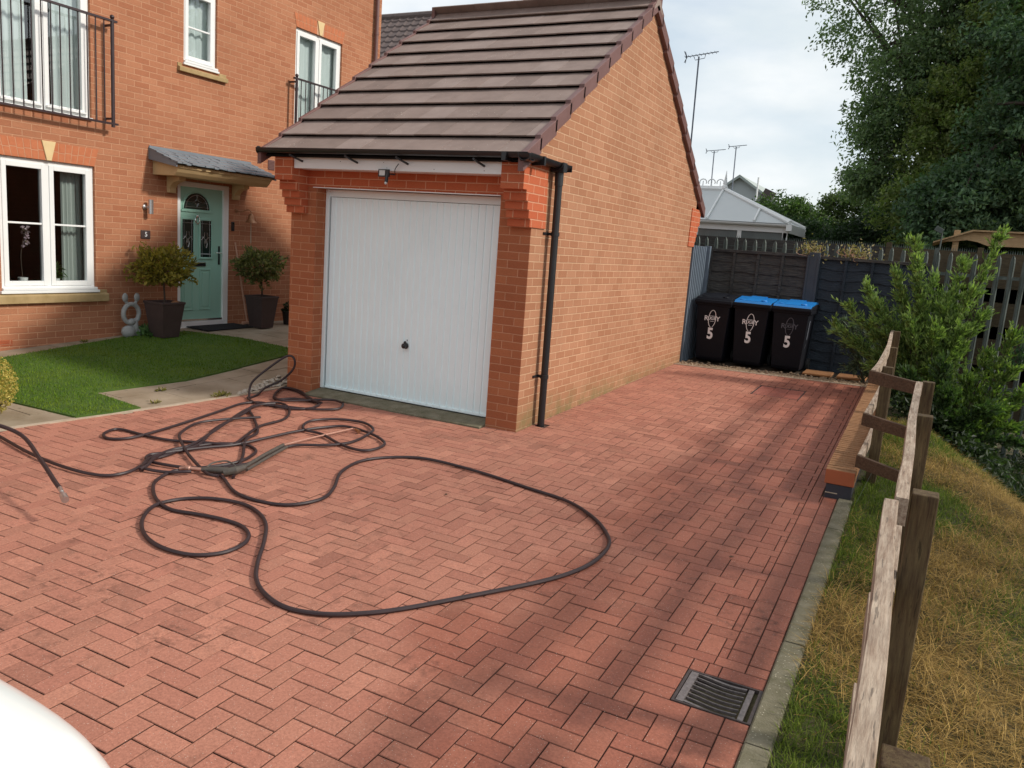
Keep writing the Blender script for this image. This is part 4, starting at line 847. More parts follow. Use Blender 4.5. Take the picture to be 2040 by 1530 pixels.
b = MB(); b.box((HX + .001, .708, 1.452), (HX + .012, .85, 1.562)); b.build('plate', 'pot', t, bevel=.002)
text3d('5', 'number', t, (HX + .0135, .782, 1.507), .085, 'print', (math.pi / 2, 0, math.pi / 2)).data.name = 'number'
t = thing('brass_bell', (HX, 2.53, 1.9), 'brass ship bell with a cord hanging on the wall right of the door', 'bell')
b = MB(); b.lathe((HX, 2.36, 1.93), [(.03, 0), (.03, .012)], 10, axis='X'); b.tube(catmull([(HX + .01, 2.36, 1.93), (HX + .06, 2.40, 1.915), (HX + .12, 2.48, 1.955), (HX + .14, 2.52, 1.93), (HX + .14, 2.52, 1.90)], 5), .008, 6); b.build('bracket', 'copper_bell', t, smooth=True)
b = MB(); b.lathe((HX + .14, 2.52, 1.765), [(.085, 0), (.078, .012), (.055, .04), (.042, .08), (.036, .11), (.02, .135), (.008, .14)], 18); b.build('bell_body', 'copper_bell', t, smooth=True)
b = MB(); b.tube([(HX + .14, 2.52, 1.765), (HX + .14, 2.525, 1.46)], .007, 6); b.build('cord', 'edging', t)
t = thing('doorbell', (HX, 2.28, 1.69), 'narrow black video doorbell beside the door frame', 'doorbell'); b = MB(); b.box((HX + .001, 2.262, 1.625), (HX + .022, 2.315, 1.76)); b.build('case', 'black', t, bevel=.006)
b = MB(); b.lathe((HX + .0225, 2.2885, 1.735), [(.012, 0), (.012, .003)], 12, axis='X'); b.build('camera_lens', 'leaded', t)

# ---- pots with bay trees
def planter(x, y, wt, wb, h, zb, label, crown_c, crown_r, nl, ca, cb, treelabel, group='bay trees beside the front door', stemz=None):
    t = thing('plant_pot', (x, y, zb), label, 'plant pot', 'tall dark plant pots by the door'); b = MB()
    a, c = wt / 2, wb / 2
    def ring(h0, s): return [(x - s, y - s, zb + h0), (x + s, y - s, zb + h0), (x + s, y + s, zb + h0), (x - s, y + s, zb + h0)]
    vs = ring(0, c) + ring(h - .03, a - .008) + ring(h - .03, a) + ring(h, a) + ring(h, a - .02) + ring(h - .06, a - .03)
    fs = []
    for k in range(5):
        for i in range(4): fs.append((k * 4 + i, k * 4 + (i + 1) % 4, k * 4 + 4 + (i + 1) % 4, k * 4 + 4 + i))
    fs.append((3, 2, 1, 0)); b.add(vs, fs); b.build('pot_body', 'pot', t, bevel=.006)
    b = MB(); b.add(ring(h - .05, a - .025), [(0, 1, 2, 3)]); b.build('soil', 'soil', t)
    tr = thing('bay_tree', (x, y, zb + h - .05), treelabel, 'tree', group)
    b = MB(); b.tube(catmull([(x, y, zb + h - .05), (x + .01, y - .01, zb + h + .1), (crown_c[0], crown_c[1], crown_c[2])], 4), [.014 - .0006 * i for i in range(9)], 8)
    cc = np.array(crown_c); u = rng.normal(size=(nl, 3)); u /= np.linalg.norm(u, axis=1, keepdims=True)
    for k in range(22): b.tube([tuple(cc + np.array([0, 0, -.06])), tuple(cc + u[k] * np.array(crown_r) * .8)], [.005, .002], 5)
    b.build('trunk', 'bark', tr, smooth=True)
    rad = .35 + .65 * rng.random(nl) ** .5; lob = 1 + .26 * np.sin(u[:, 1] * 5 + cc[1] * 3) * np.cos(u[:, 2] * 4 + u[:, 0] * 3)
    P = cc + u * np.array(crown_r) * (rad * lob)[:, None]
    for k in range(16):
        m_ = slice(k * 14, k * 14 + 14); P[m_] = cc + u[k * 14] * np.array(crown_r) * np.linspace(.7, 1.32, 14)[:, None] + rng.normal(size=(14, 3)) * .014
    D = u + rng.normal(size=u.shape) * .6 + np.array([0, 0, .35])
    leafmesh('crown', P, D, .074, .032, colmix(nl, ca, cb, rng.uniform(.7, 1.35, nl)), tr); return t, tr
planter(-5.66, .73, .37, .25, .47, .19, 'brown square tapered pot left of the green door', (-5.66, .70, 1.12), (.34, .40, .27), 2100, (.13, .12, .018), (.34, .27, .045), 'round bay tree in the pot left of the door')
planter(-5.66, 2.48, .36, .24, .48, .215, 'dark square tapered pot right of the green door', (-5.64, 2.42, 1.15), (.30, .38, .25), 1800, (.08, .10, .03), (.22, .22, .08), 'bay tree in the pot right of the door, behind the broom')
# stray sprig of the left bay tree reaching across the door
t = thing('pebble', (-5.5, .78, .69), 'pale round stone lying on the soil of the left pot', 'stone'); b = MB(); b.ell((-5.54, .80, .645), (.05, .06, .03), 12); b.build('stone_body', 'orange_stone', t, smooth=True)
# rabbit ornament
x, y, z = -5.90, .41, gz(-5.90, .41)
t = thing('rabbit_ornament', (x, y, z), 'grey stone rabbit garden ornament sitting against the house wall', 'garden ornament')
b = MB(); ring = [(x, y + .115 * math.cos(2 * math.pi * i / 22), z + .31 + .125 * math.sin(2 * math.pi * i / 22)) for i in range(22)]; b.tube(ring, .03, 8, closed=True)
b.ell((x, y - .04, z + .075), (.07, .10, .085), 14); b.ell((x, y + .05, z + .13), (.05, .05, .12), 12); b.ell((x, y + .10, z + .07), (.04, .045, .08), 12); b.ell((x + .02, y - .01, z + .205), (.035, .06, .045), 10)
for s1, yy in ((-1, -.05), (1, .05)): b.tube([(x, y + yy, z + .42), (x, y + yy * 1.5, z + .47)], .02, 8); b.ell((x, y + yy * 1.75, z + .52), (.022, .042, .06), 12)
b.build('body', 'rabbit', t, smooth=True)
# low green plant
def lowplant(name, c, r, n, ln, wd, ca, cb, label, cat, up=.6):
    t = thing(name, c, label, cat); u = rng.normal(size=(n, 3)); u[:, 2] = np.abs(u[:, 2]); u /= np.linalg.norm(u, axis=1, keepdims=True)
    P = np.array(c) + u * np.array(r) * (rng.random(n) ** .4)[:, None]; leafmesh('foliage', P, u + rng.normal(size=u.shape) * .35 + np.array([0, 0, up]), ln, wd, colmix(n, ca, cb, rng.uniform(.75, 1.3, n)), t)
    b = MB()
    for k in range(9): b.tube([tuple(c), tuple(P[k])], [.004, .002], 5)
    b.build('stem', 'bark', t); return t
lowplant('leafy_plant', (-5.84, .66, gz(-5.84, .66)), (.16, .22, .17), 170, .085, .045, (.07, .15, .045), (.16, .27, .10), 'small leafy green plant at the foot of the brown pot', 'plant')
lowplant('potted_plant', (-5.75, 3.16, .42), (.10, .12, .16), 160, .05, .03, (.02, .03, .015), (.05, .07, .03), 'small dark potted plant half hidden by the left garage pier', 'plant')
b = MB(); b.lathe((-5.75, 3.16, .215), [(.075, 0), (.10, .2), (.105, .21)], 14); o = b.build('plant_pot', 'black', None, smooth=True); props(o, 'small black round pot half hidden by the left garage pier', 'plant pot')
# broom, doormat
t = thing('broom', (-5.93, 2.44, .22), 'wooden handled broom leaning on the wall beside the door', 'broom')
b = MB(); b.tube([(-5.90, 2.43, .25), (HX + .03, 2.32, 1.46)], .012, 8); b.build('handle', 'cane', t, smooth=True)
b = MB(); b.obox((-5.89, 2.44, .262), (.02, .0, 0), (0, .12, .0), (0, 0, .02)); b.build('head', 'cane', t, bevel=.008)
b = MB()
for i in range(60): yy = 2.33 + .22 * random.random(); xx = -5.89 + random.uniform(-.02, .02); b.tube([(xx, yy, .25), (xx * 1.0 + random.uniform(-.01, .015), yy, .215)], .003, 4)
b.build('bristles', 'pot', t)
b = MB(); b.prism([(-6.05, 1.42, gz(-6.05, 1.42) + .004), (-5.68, 1.48, gz(-5.68, 1.48) + .004), (-5.70, 2.36, gz(-5.7, 2.3) + .004), (-6.05, 2.30, .234)], (0, 0, .014)); o = b.build('doormat', 'mat', None, bevel=.003); props(o, 'black doormat on the slabs in front of the green door', 'doormat')
# golden bush bottom-left
bx = (-3.76, -2.66); bz = gz(*bx)
t = thing('golden_bush', (bx[0], bx[1], bz), 'round golden bush at the left edge beside the lawn corner', 'bush'); nl = 3800; u = rng.normal(size=(nl, 3)); u /= np.linalg.norm(u, axis=1, keepdims=True)
P = np.array([bx[0], bx[1], bz + .27]) + u * np.array([.25, .25, .28]) * (.55 + .45 * rng.random(nl) ** .5)[:, None]; P = P[P[:, 2] > bz + .01]
leafmesh('foliage', P, rng.normal(size=P.shape) + np.array([0, 0, .5]), .024, .014, colmix(len(P), (.34, .27, .05), (.58, .48, .14)), t)
b = MB()
for k in range(14): b.tube([(bx[0], bx[1], bz), tuple(P[k])], [.008, .003], 5)
b.build('stems', 'bark', t)
for i, (wx, wy, lab) in enumerate([(-3.02, -.75, 'weed sprouting between the slabs and the pale edging near the garage'), (-3.55, -1.05, 'tiny weed in the slab joint in the middle of the path'), (-3.2, -1.4, 'tiny weed at the near corner of the slab path'), (-5.98, -.2, 'tuft of weeds at the foot of the house wall below the window')]):
    lowplant('weed', (wx, wy, gz(wx, wy) + .003), (.09, .13, .05) if i == 0 else (.04, .06, .03), 80 if i == 0 else 30, .045, .012, (.16, .16, .03), (.30, .26, .07), lab, 'weed', .3)

# ================================================================== HOSES AND LANCE
HP = {
'big':[(-1.22,-2.58),(-1.06,-2.58),(-0.72,-2.77),(-0.46,-2.79),(-0.26,-2.73),(-0.18,-2.52),(-0.27,-2.29),(-0.45,-1.99),(-0.51,-1.67),(-0.39,-1.43),(-0.14,-1.30),(0.34,-1.33),(0.83,-1.43),(1.20,-1.53),(1.47,-1.72),(1.64,-1.92),(1.73,-2.11),(1.75,-2.35),(1.71,-2.56),(1.61,-2.81),(1.40,-3.15),(1.16,-3.50),(1.00,-3.68),(0.86,-3.77),(0.69,-3.80),(0.52,-3.76),(0.36,-3.66),(0.21,-3.50),(0.04,-3.28),(-0.14,-3.08),(-0.33,-2.95),(-0.53,-2.90),(-0.75,-2.95),(-0.90,-3.07),(-0.92,-3.25),(-0.78,-3.45),(-0.58,-3.59),(-0.36,-3.66),(-0.15,-3.64),(-0.04,-3.52),(-0.03,-3.37),(-0.11,-3.25),(-0.26,-3.17),(-0.43,-3.17),(-0.61,-3.20),(-0.80,-3.23),(-1.00,-3.17),(-1.22,-3.02),(-1.34,-2.88),(-1.39,-2.71),(-1.32,-2.57),(-1.25,-2.40),(-1.21,-2.24),(-1.26,-2.07),(-1.34,-1.96),(-1.46,-1.91),(-1.58,-1.93),(-1.74,-2.05),(-1.78,-2.27),(-1.74,-2.47),(-1.73,-2.63),(-1.58,-2.82)],
'left':[(-3.08,-2.94),(-2.48,-3.07),(-2.00,-3.12),(-1.68,-3.08),(-1.59,-2.95),(-1.66,-2.73),(-1.77,-2.49),(-1.74,-2.35),(-1.66,-2.17),(-1.56,-1.96),(-1.51,-1.67),(-1.47,-1.36),(-1.40,-1.10),(-1.25,-0.94),(-0.92,-1.00),(-0.68,-1.14),(-0.61,-1.31),(-0.67,-1.46),(-0.92,-1.42),(-1.25,-1.28),(-1.44,-1.27),(-1.57,-1.15),(-1.62,-0.98),(-1.49,-0.79),(-1.26,-0.71),(-1.05,-0.82),(-0.95,-0.98),(-0.90,-1.30),(-0.99,-1.52),(-1.15,-1.65),(-1.21,-1.76),(-1.17,-1.97),(-1.10,-2.25),(-1.20,-2.45),(-1.34,-2.60),(-1.53,-2.66),(-1.73,-2.66),(-1.82,-2.57),(-1.77,-2.46)],
'loop':[(-0.97,-2.55),(-1.27,-2.17),(-1.61,-1.80),(-1.72,-1.56),(-2.08,-1.24),(-2.39,-0.99),(-2.45,-0.76),(-2.35,-0.63),(-2.12,-0.74),(-1.88,-1.05),(-1.84,-1.41),(-1.70,-1.71),(-1.61,-1.95),(-1.79,-2.07),(-2.07,-2.20),(-2.37,-2.21),(-2.63,-2.23),(-2.60,-2.38),(-2.48,-2.45),(-2.36,-2.40),(-2.33,-2.24),(-2.40,-1.82),(-2.50,-1.29),(-2.59,-0.89),(-2.49,-0.72),(-2.21,-0.77),(-2.02,-0.68),(-1.99,-0.51),(-2.08,-0.36),(-2.37,-0.38),(-2.51,-0.52),(-2.70,-0.31),(-2.81,-0.09),(-2.65,-.08),(-2.34,-0.23),(-2.05,-0.39)],
'cross':[(-2.04,-1.20),(-2.21,-1.49),(-2.27,-1.73),(-2.12,-2.03),(-1.91,-2.20),(-1.71,-2.33),(-1.52,-2.44),(-1.15,-2.63),(-1.03,-2.63)],
'diag':[(-2.33,-1.04),(-2.17,-1.41),(-2.03,-1.75),(-1.79,-2.11),(-1.74,-2.31),(-1.77,-2.45),(-1.76,-2.60),(-1.66,-2.75),(-1.56,-2.81),(-1.40,-2.77),(-1.30,-2.70),(-1.27,-2.66)],
'diag2':[(-2.33,-0.71),(-2.38,-0.87),(-2.31,-1.14),(-2.11,-1.54),(-1.89,-1.96),(-1.77,-2.24),(-1.79,-2.40),(-1.72,-2.60),(-1.60,-2.76),(-1.57,-2.85)],
'pier2':[(-1.86,-0.24),(-1.75,-0.43),(-1.85,-0.58),(-2.04,-0.66),(-2.23,-0.73),(-2.42,-0.81),(-2.61,-0.75),(-2.73,-0.68)],
'pier1':[(-1.86,-0.24),(-2.00,-0.21),(-2.11,-0.28),(-2.24,-0.43),(-2.38,-0.57),(-2.56,-0.48),(-2.73,-0.24),(-2.78,-0.09),(-2.53,-0.12),(-2.23,-0.33),(-2.02,-0.38)]}
hs = thing('pressure_hose', (-1, -2, gd(-2)), 'long black pressure hose lying in tangled loops on the block paving', 'hose')
b = MB(); HR = .0122
for k, pl_ in HP.items():
    lift = {'big': 0, 'left': .008, 'loop': .002, 'cross': .016, 'diag': .010, 'diag2': .018, 'pier1': .014, 'pier2': .006}[k]
    pp = catmull([(x, y, gd(y) + HR + lift + (.004 if i % 3 else 0)) for i, (x, y) in enumerate(pl_)], 6); b.tube(pp, HR, 8)
b.tube(catmull([(-2.73, -.66, .0), (-2.87, -.48, .12), (-2.82, -.25, .28), (-2.72, -.13, .385), (-2.65, -.10, .36), (-2.66, -.10, .25), (-2.76, -.17, .12), (-2.86, -.3, .04), (-2.78, -.5, .0), (-2.73, -.68, -.005)], 7), HR, 8)
b.tube(catmull([(-3.08, -2.94, gd(-2.94) + .018), (-3.4, -2.95, .0), (-3.62, -3.05, .10), (-3.45, -3.28, .19), (-2.95, -3.42, .24), (-2.47, -3.42, .26), (-2.09, -3.38, .22), (-1.61, -3.547, .17), (-1.27, -3.673, .12), (-1.185, -3.70, .105)], 7), HR + .0015, 8)
b.build('hose_line', 'rubber', hs, smooth=True)
b = MB(); a = Vector((-1.185, -3.70, .105)); c = Vector((-1.05, -3.757, .075)); b.tube([a, a.lerp(c, .35), a.lerp(c, .36), a.lerp(c, .6), a.lerp(c, .62), c], [.013, .013, .010, .010, .021, .021], 12); b.build('coupler', 'steel', hs, smooth=True)
ln = thing('pressure_lance', (-1.1, -2.5, gd(-2.5)), 'grey pressure washer lance and trigger gun lying in the hose coils', 'pressure washer lance')
z = gd(-2.5) + .035
b = MB(); b.tube([(-1.37, -2.67, z - .01), (-1.33, -2.655, z), (-1.325, -2.653, z), (-1.30, -2.645, z), (-1.295, -2.643, z), (-1.215, -2.61, z)], [.014, .014, .019, .019, .013, .013], 10); b.build('connector', 'copper', ln, smooth=True)
b = MB(); b.tube([(-1.215, -2.61, z), (-1.16, -2.585, z + .004), (-1.09, -2.56, z + .008), (-1.03, -2.53, z + .012)], [.017, .022, .026, .022], 10); b.tube([(-1.06, -2.55, z - .005), (-1.0, -2.50, z + .012), (-1.0, -2.42, z + .014)], [.028, .030, .022], 10)
b.build('gun_body', 'gun_grey', ln, smooth=True) if 'gun_grey' in MT else None
MT['gun_grey'] = plain('grey_brown_plastic', (.085, .072, .058), .55, (.06, .05, .042), 20)
b.build('gun_body', 'gun_grey', ln, smooth=True)
b = MB(); b.tube(catmull([(-1.20, -2.60, z), (-1.21, -2.52, z + .03), (-1.15, -2.44, z + .04), (-1.05, -2.45, z + .02), (-1.01, -2.49, z + .01)], 6), .006, 6); b.build('trigger_guard', 'gun_grey', ln, smooth=True)
b = MB(); b.tube([(-1.0, -2.43, z + .014), (-1.12, -2.10, gd(-2.1) + .045), (-1.23, -1.77, gd(-1.77) + .035)], .015, 10); b.tube([(-.97, -2.42, z + .004), (-1.09, -2.09, gd(-2.1) + .03), (-1.20, -1.76, gd(-1.77) + .022)], .012, 10); b.build('lance_sleeve', 'gun_grey', ln, smooth=True)
b = MB(); b.tube([(-1.23, -1.77, gd(-1.77) + .035), (-1.21, -1.4, gd(-1.4) + .03), (-1.15, -.98, gd(-.98) + .03), (-1.10, -.985, gd(-.98) + .028)], .0075, 8); b.build('lance_tube', 'copper', ln, smooth=True)
b = MB(); b.tube([(-1.11, -.985, gd(-.98) + .03), (-1.06, -1.0, gd(-1) + .02)], [.012, .018], 8); b.build('nozzle', 'brass', ln, smooth=True)

def flat_leaf(name, x, y, z, ln, wd, ang, mat, label, cat):
    d = Vector((math.cos(ang), math.sin(ang), .12)); sx = Vector((-math.sin(ang), math.cos(ang), 0)); c = Vector((x, y, z)); P = []
    prof = [(-.5, .04), (-.3, .6), (-.05, 1), (.2, .8), (.4, .35), (.5, .03)]
    vs = []
    for t_, w_ in prof: vs += [c + d * ln * t_ - sx * wd * w_ * .5 + Vector((0, 0, .3 * wd * w_ * .4)), c + d * ln * t_, c + d * ln * t_ + sx * wd * w_ * .5 + Vector((0, 0, .3 * wd * w_ * .4))]
    fs = []
    for i in range(5): k = 3 * i; fs += [(k, k + 1, k + 4, k + 3), (k + 1, k + 2, k + 5, k + 4)]
    b = MB(); b.add(vs, fs); o = b.build(name, mat, None, smooth=True); props(o, label, cat)
MT['dead_leaf'] = plain('dead_leaf', (.05, .025, .015), .8, (.09, .045, .02), 60)
MT['dock_leaf'] = plain('dock_leaf', (.20, .28, .11), .6, (.14, .2, .07), 30)
flat_leaf('fallen_leaf', 2.413, -1.80, gd(-1.8) + .004, .035, .018, .6, 'dead_leaf', 'tiny dark dead leaf on the paving in line with the end of the brick coping', 'leaf')
flat_leaf('fallen_leaf', .42, -1.9, gd(-1.9) + .004, .03, .02, 2.1, 'dead_leaf', 'tiny brown leaf on the paving inside the big hose loop', 'leaf')
flat_leaf('dock_leaf', 3.53, -4.78, vz(3.53, -4.78) + .05, .09, .05, -.5, 'dock_leaf', 'broad green leaf lying on the dry grass right of the nearest tall post', 'leaf')
flat_leaf('dock_leaf', 3.75, -4.55, vz(3.75, -4.55) + .05, .08, .04, .4, 'dock_leaf', 'second broad green leaf on the dry grass, farther from the fence', 'leaf')
# ================================================================== GULLY GRATE AND INSPECTION COVER
gr = thing('drain_grate', (2.69, -3.355, gd(-3.355)), 'cast iron gully grate with wavy slots beside the kerb', 'drain grate')
x0, x1, y0, y1 = 2.545, 2.845, -3.495, -3.22; zt = gd(-3.36) + .001
b = MB(); b.box((x0 - .012, y0 - .008, zt - .06), (x0, y1 + .008, zt)); b.box((x1, y0 - .008, zt - .06), (x1 + .014, y1 + .008, zt)); b.box((x0, y0 - .008, zt - .06), (x1, y0, zt)); b.box((x0, y1, zt - .06), (x1, y1 + .008, zt)); b.build('grate_frame', 'castiron', gr)
b = MB(); b.box((x0 + .004, y0 + .004, zt - .03), (x0 + .036, y1 - .004, zt)); b.box((x1 - .042, y0 + .004, zt - .03), (x1 - .02, y1 - .004, zt - .004)); nb = 8
for i in range(nb):
    yb_ = y0 + .010 + (y1 - y0 - .02) * i / (nb - 1); P = []
    for k in range(13):
        t_ = k / 12; P.append((x0 + .03 + (x1 - .05 - x0 - .03) * t_, yb_ + .012 * math.cos(t_ * math.pi * 1.25 + .4), zt - .002))
    ww = .0028 if 0 < i < nb - 1 else .006
    for q in range(12):
        a, c = P[q], P[q + 1]; b.add([(a[0], a[1] - ww, zt - .014), (c[0], c[1] - ww, zt - .014), (c[0], c[1] + ww, zt - .014), (a[0], a[1] + ww, zt - .014), (a[0], a[1] - ww, zt - .003), (c[0], c[1] - ww, zt - .003), (c[0], c[1] + ww, zt - .003), (a[0], a[1] + ww, zt - .003)], [(4, 5, 6, 7), (0, 1, 5, 4), (2, 3, 7, 6)])
b.build('bars', 'castiron_light', gr) if 0 else None
MT['castiron_light'] = plain('worn_cast_iron', (.24, .205, .20), .45, (.12, .10, .095), 50, metal=.4)
b.build('bars', 'castiron_light', gr)
b = MB(); b.box((x0 - .01, y0 - .01, zt - .075), (x1 + .01, y1 + .01, zt - .065)); b.build('sump', 'dark', gr)
cv = thing('manhole_cover', (1.73, 4.1, gd(4.1)), 'recessed block-filled inspection cover in the driveway near the bins', 'manhole cover')
b = MB()
for a, c in (((1.44, 3.74), (1.448, 4.46)), ((2.012, 3.74), (2.02, 4.46)), ((1.448, 3.74), (2.012, 3.748)), ((1.448, 4.452), (2.012, 4.46))):
    b.add([(a[0], a[1], gd(a[1]) - .03), (c[0], a[1], gd(a[1]) - .03), (c[0], c[1], gd(c[1]) - .03), (a[0], c[1], gd(c[1]) - .03), (a[0], a[1], gd(a[1]) + .002), (c[0], a[1], gd(a[1]) + .002), (c[0], c[1], gd(c[1]) + .002), (a[0], c[1], gd(c[1]) + .002)], [(4, 5, 6, 7), (0, 1, 5, 4), (1, 2, 6, 5), (2, 3, 7, 6), (3, 0, 4, 7)])
b.build('tray_frame', 'castiron', cv)
V = []; Fq = []; Cc = []
for i in range(3):
    for j in range(7):
        xa, ya_ = 1.452 + i * .187, 3.752 + j * .1; off = .0; xb_, yb_ = xa + .183, ya_ + .096; k = len(V); c = .005
        for (p, q, h) in [(xa, ya_, -.006), (xb_, ya_, -.006), (xb_, yb_, -.006), (xa, yb_, -.006), (xa + c, ya_ + c, 0), (xb_ - c, ya_ + c, 0), (xb_ - c, yb_ - c, 0), (xa + c, yb_ - c, 0)]: V.append((p, q, gd(q) + h - .002))
        col = np.array([.36, .135, .10]) * rng.normal(1, .08); Cc += [tuple(col)] * 8
        Fq += [(k + 4, k + 5, k + 6, k + 7), (k, k + 1, k + 5, k + 4), (k + 1, k + 2, k + 6, k + 5), (k + 2, k + 3, k + 7, k + 6), (k + 3, k, k + 4, k + 7)]
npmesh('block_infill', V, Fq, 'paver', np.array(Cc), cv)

# ================================================================== LOW WALL, POST AND RAIL FENCE
lw = thing('low_wall', (2.86, 2.6, 0), 'low wall with an on-edge brick coping along the right of the driveway', 'wall')
b = MB(); b.prism([(2.765, -.15, -.1), (2.95, -.15, -.1), (2.95, -.15, .105), (2.765, -.15, .105)], (0, 5.5, .13)); b.build('wall_base', 'blue_brick', lw)
b = MB(); b.prism([(2.764, -.156, .035), (2.852, -.156, .035), (2.852, -.156, .042), (2.764, -.156, .042)], (0, .006, 0)); b.build('base_joint', 'edging', lw)
b = MB(); y = -.15; i = 0
while y < 5.3:
    z = .108 + (y + .15) * .024; dd = random.uniform(-.002, .002)
    b.box((2.748 + dd, y + .004, z), (2.960 + dd, y + .0655, z + .112 + dd * .5)); y += .0735; i += 1
b.build('coping', 'coping', lw, bevel=.002)
b = MB(); b.box((2.750, -.153, .109), (2.958, -.1485, .2185)); b.build('coping_end', 'coping_end', lw, bevel=.002)
b = MB(); b.prism([(2.755, -.149, .112), (2.953, -.149, .112), (2.953, -.149, .203), (2.755, -.149, .203)], (0, 5.4, .13)); b.build('coping_mortar', 'joint', lw)
PF = 'posts of the post and rail fence'
fence = thing('rail_fence', (3.25, -3.4, -.1), 'weathered wooden post and rail fence along the verge right of the kerb', 'fence')
def post(x, y, zt, s=.04, zb=-.25):
    b = MB(); b.box((x - s, y - s, zb), (x + s, y + s, zt)); o = b.build('post', 'post', fence, bevel=.004); return o
for (x, y, zt) in [(3.335, -3.50, .985), (3.325, -5.03, .845), (3.325, -1.80, .995), (3.345, -.20, .99), (3.05, .52, .985), (3.02, 2.45, .985), (2.99, 4.35, 1.03)]: post(x, y, zt, .040 if y > -3 else .042)
def rail(P, hh, tt, mat='rail', name='rail'):
    P = catmull(P, 7); vs = []; m = len(P); d_ = random.uniform(0, 6)
    for i, p in enumerate(P):
        a = P[max(i - 1, 0)]; c = P[min(i + 1, m - 1)]; t_ = (c - a).normalized(); sd2 = Vector((t_.y, -t_.x, 0)).normalized(); wv = .003 * math.sin(i * .33 + d_)
        h2 = hh / 2 + .002 * math.sin(i * .5 + d_)
        for (u_, v_) in ((-1, -1), (1, -1), (1, .86), (.9, 1), (-.9, 1), (-1, .86)): vs.append(p + sd2 * (u_ * tt / 2 + wv) + Vector((0, 0, v_ * h2)))
    fs = [(i * 6 + k, i * 6 + (k + 1) % 6, (i + 1) * 6 + (k + 1) % 6, (i + 1) * 6 + k) for i in range(m - 1) for k in range(6)] + [(5, 4, 3, 2, 1, 0), tuple(range((m - 1) * 6, m * 6))]
    b = MB(); b.add(vs, fs); return b.build(name, mat, fence)
for dz in (0, -.33, -.66):
    z = .955 + dz
    rail([(3.243, -6.0, z - .03), (3.246, -5.0, z - .01), (3.240, -4.3, z + .0), (3.232, -3.78, z + .01)], .095, .044)
    rail([(3.262, -3.70, z - .0), (3.270, -2.9, z - .005), (3.262, -2.0, z + .005), (3.275, -1.2, z), (3.285, -.35, z + .0)], .095, .042)
    rail([(2.965, .02, z + .0), (2.975, .9, z - .01), (2.985, 2.0, z + .02), (2.955, 3.2, z + .01), (2.93, 4.5, z + .0), (2.93, 5.6, z + .02)], .09, .036)
    rail([(2.955, -.03, z + .0), (3.30, -.32, z - .01)], .09, .036, 'rail_x')
# thin wire
b = MB(); b.tube([(3.07, -.03, .24), (2.99, -.28, .0)], .0011, 5); b.build('wire', 'galv', fence)

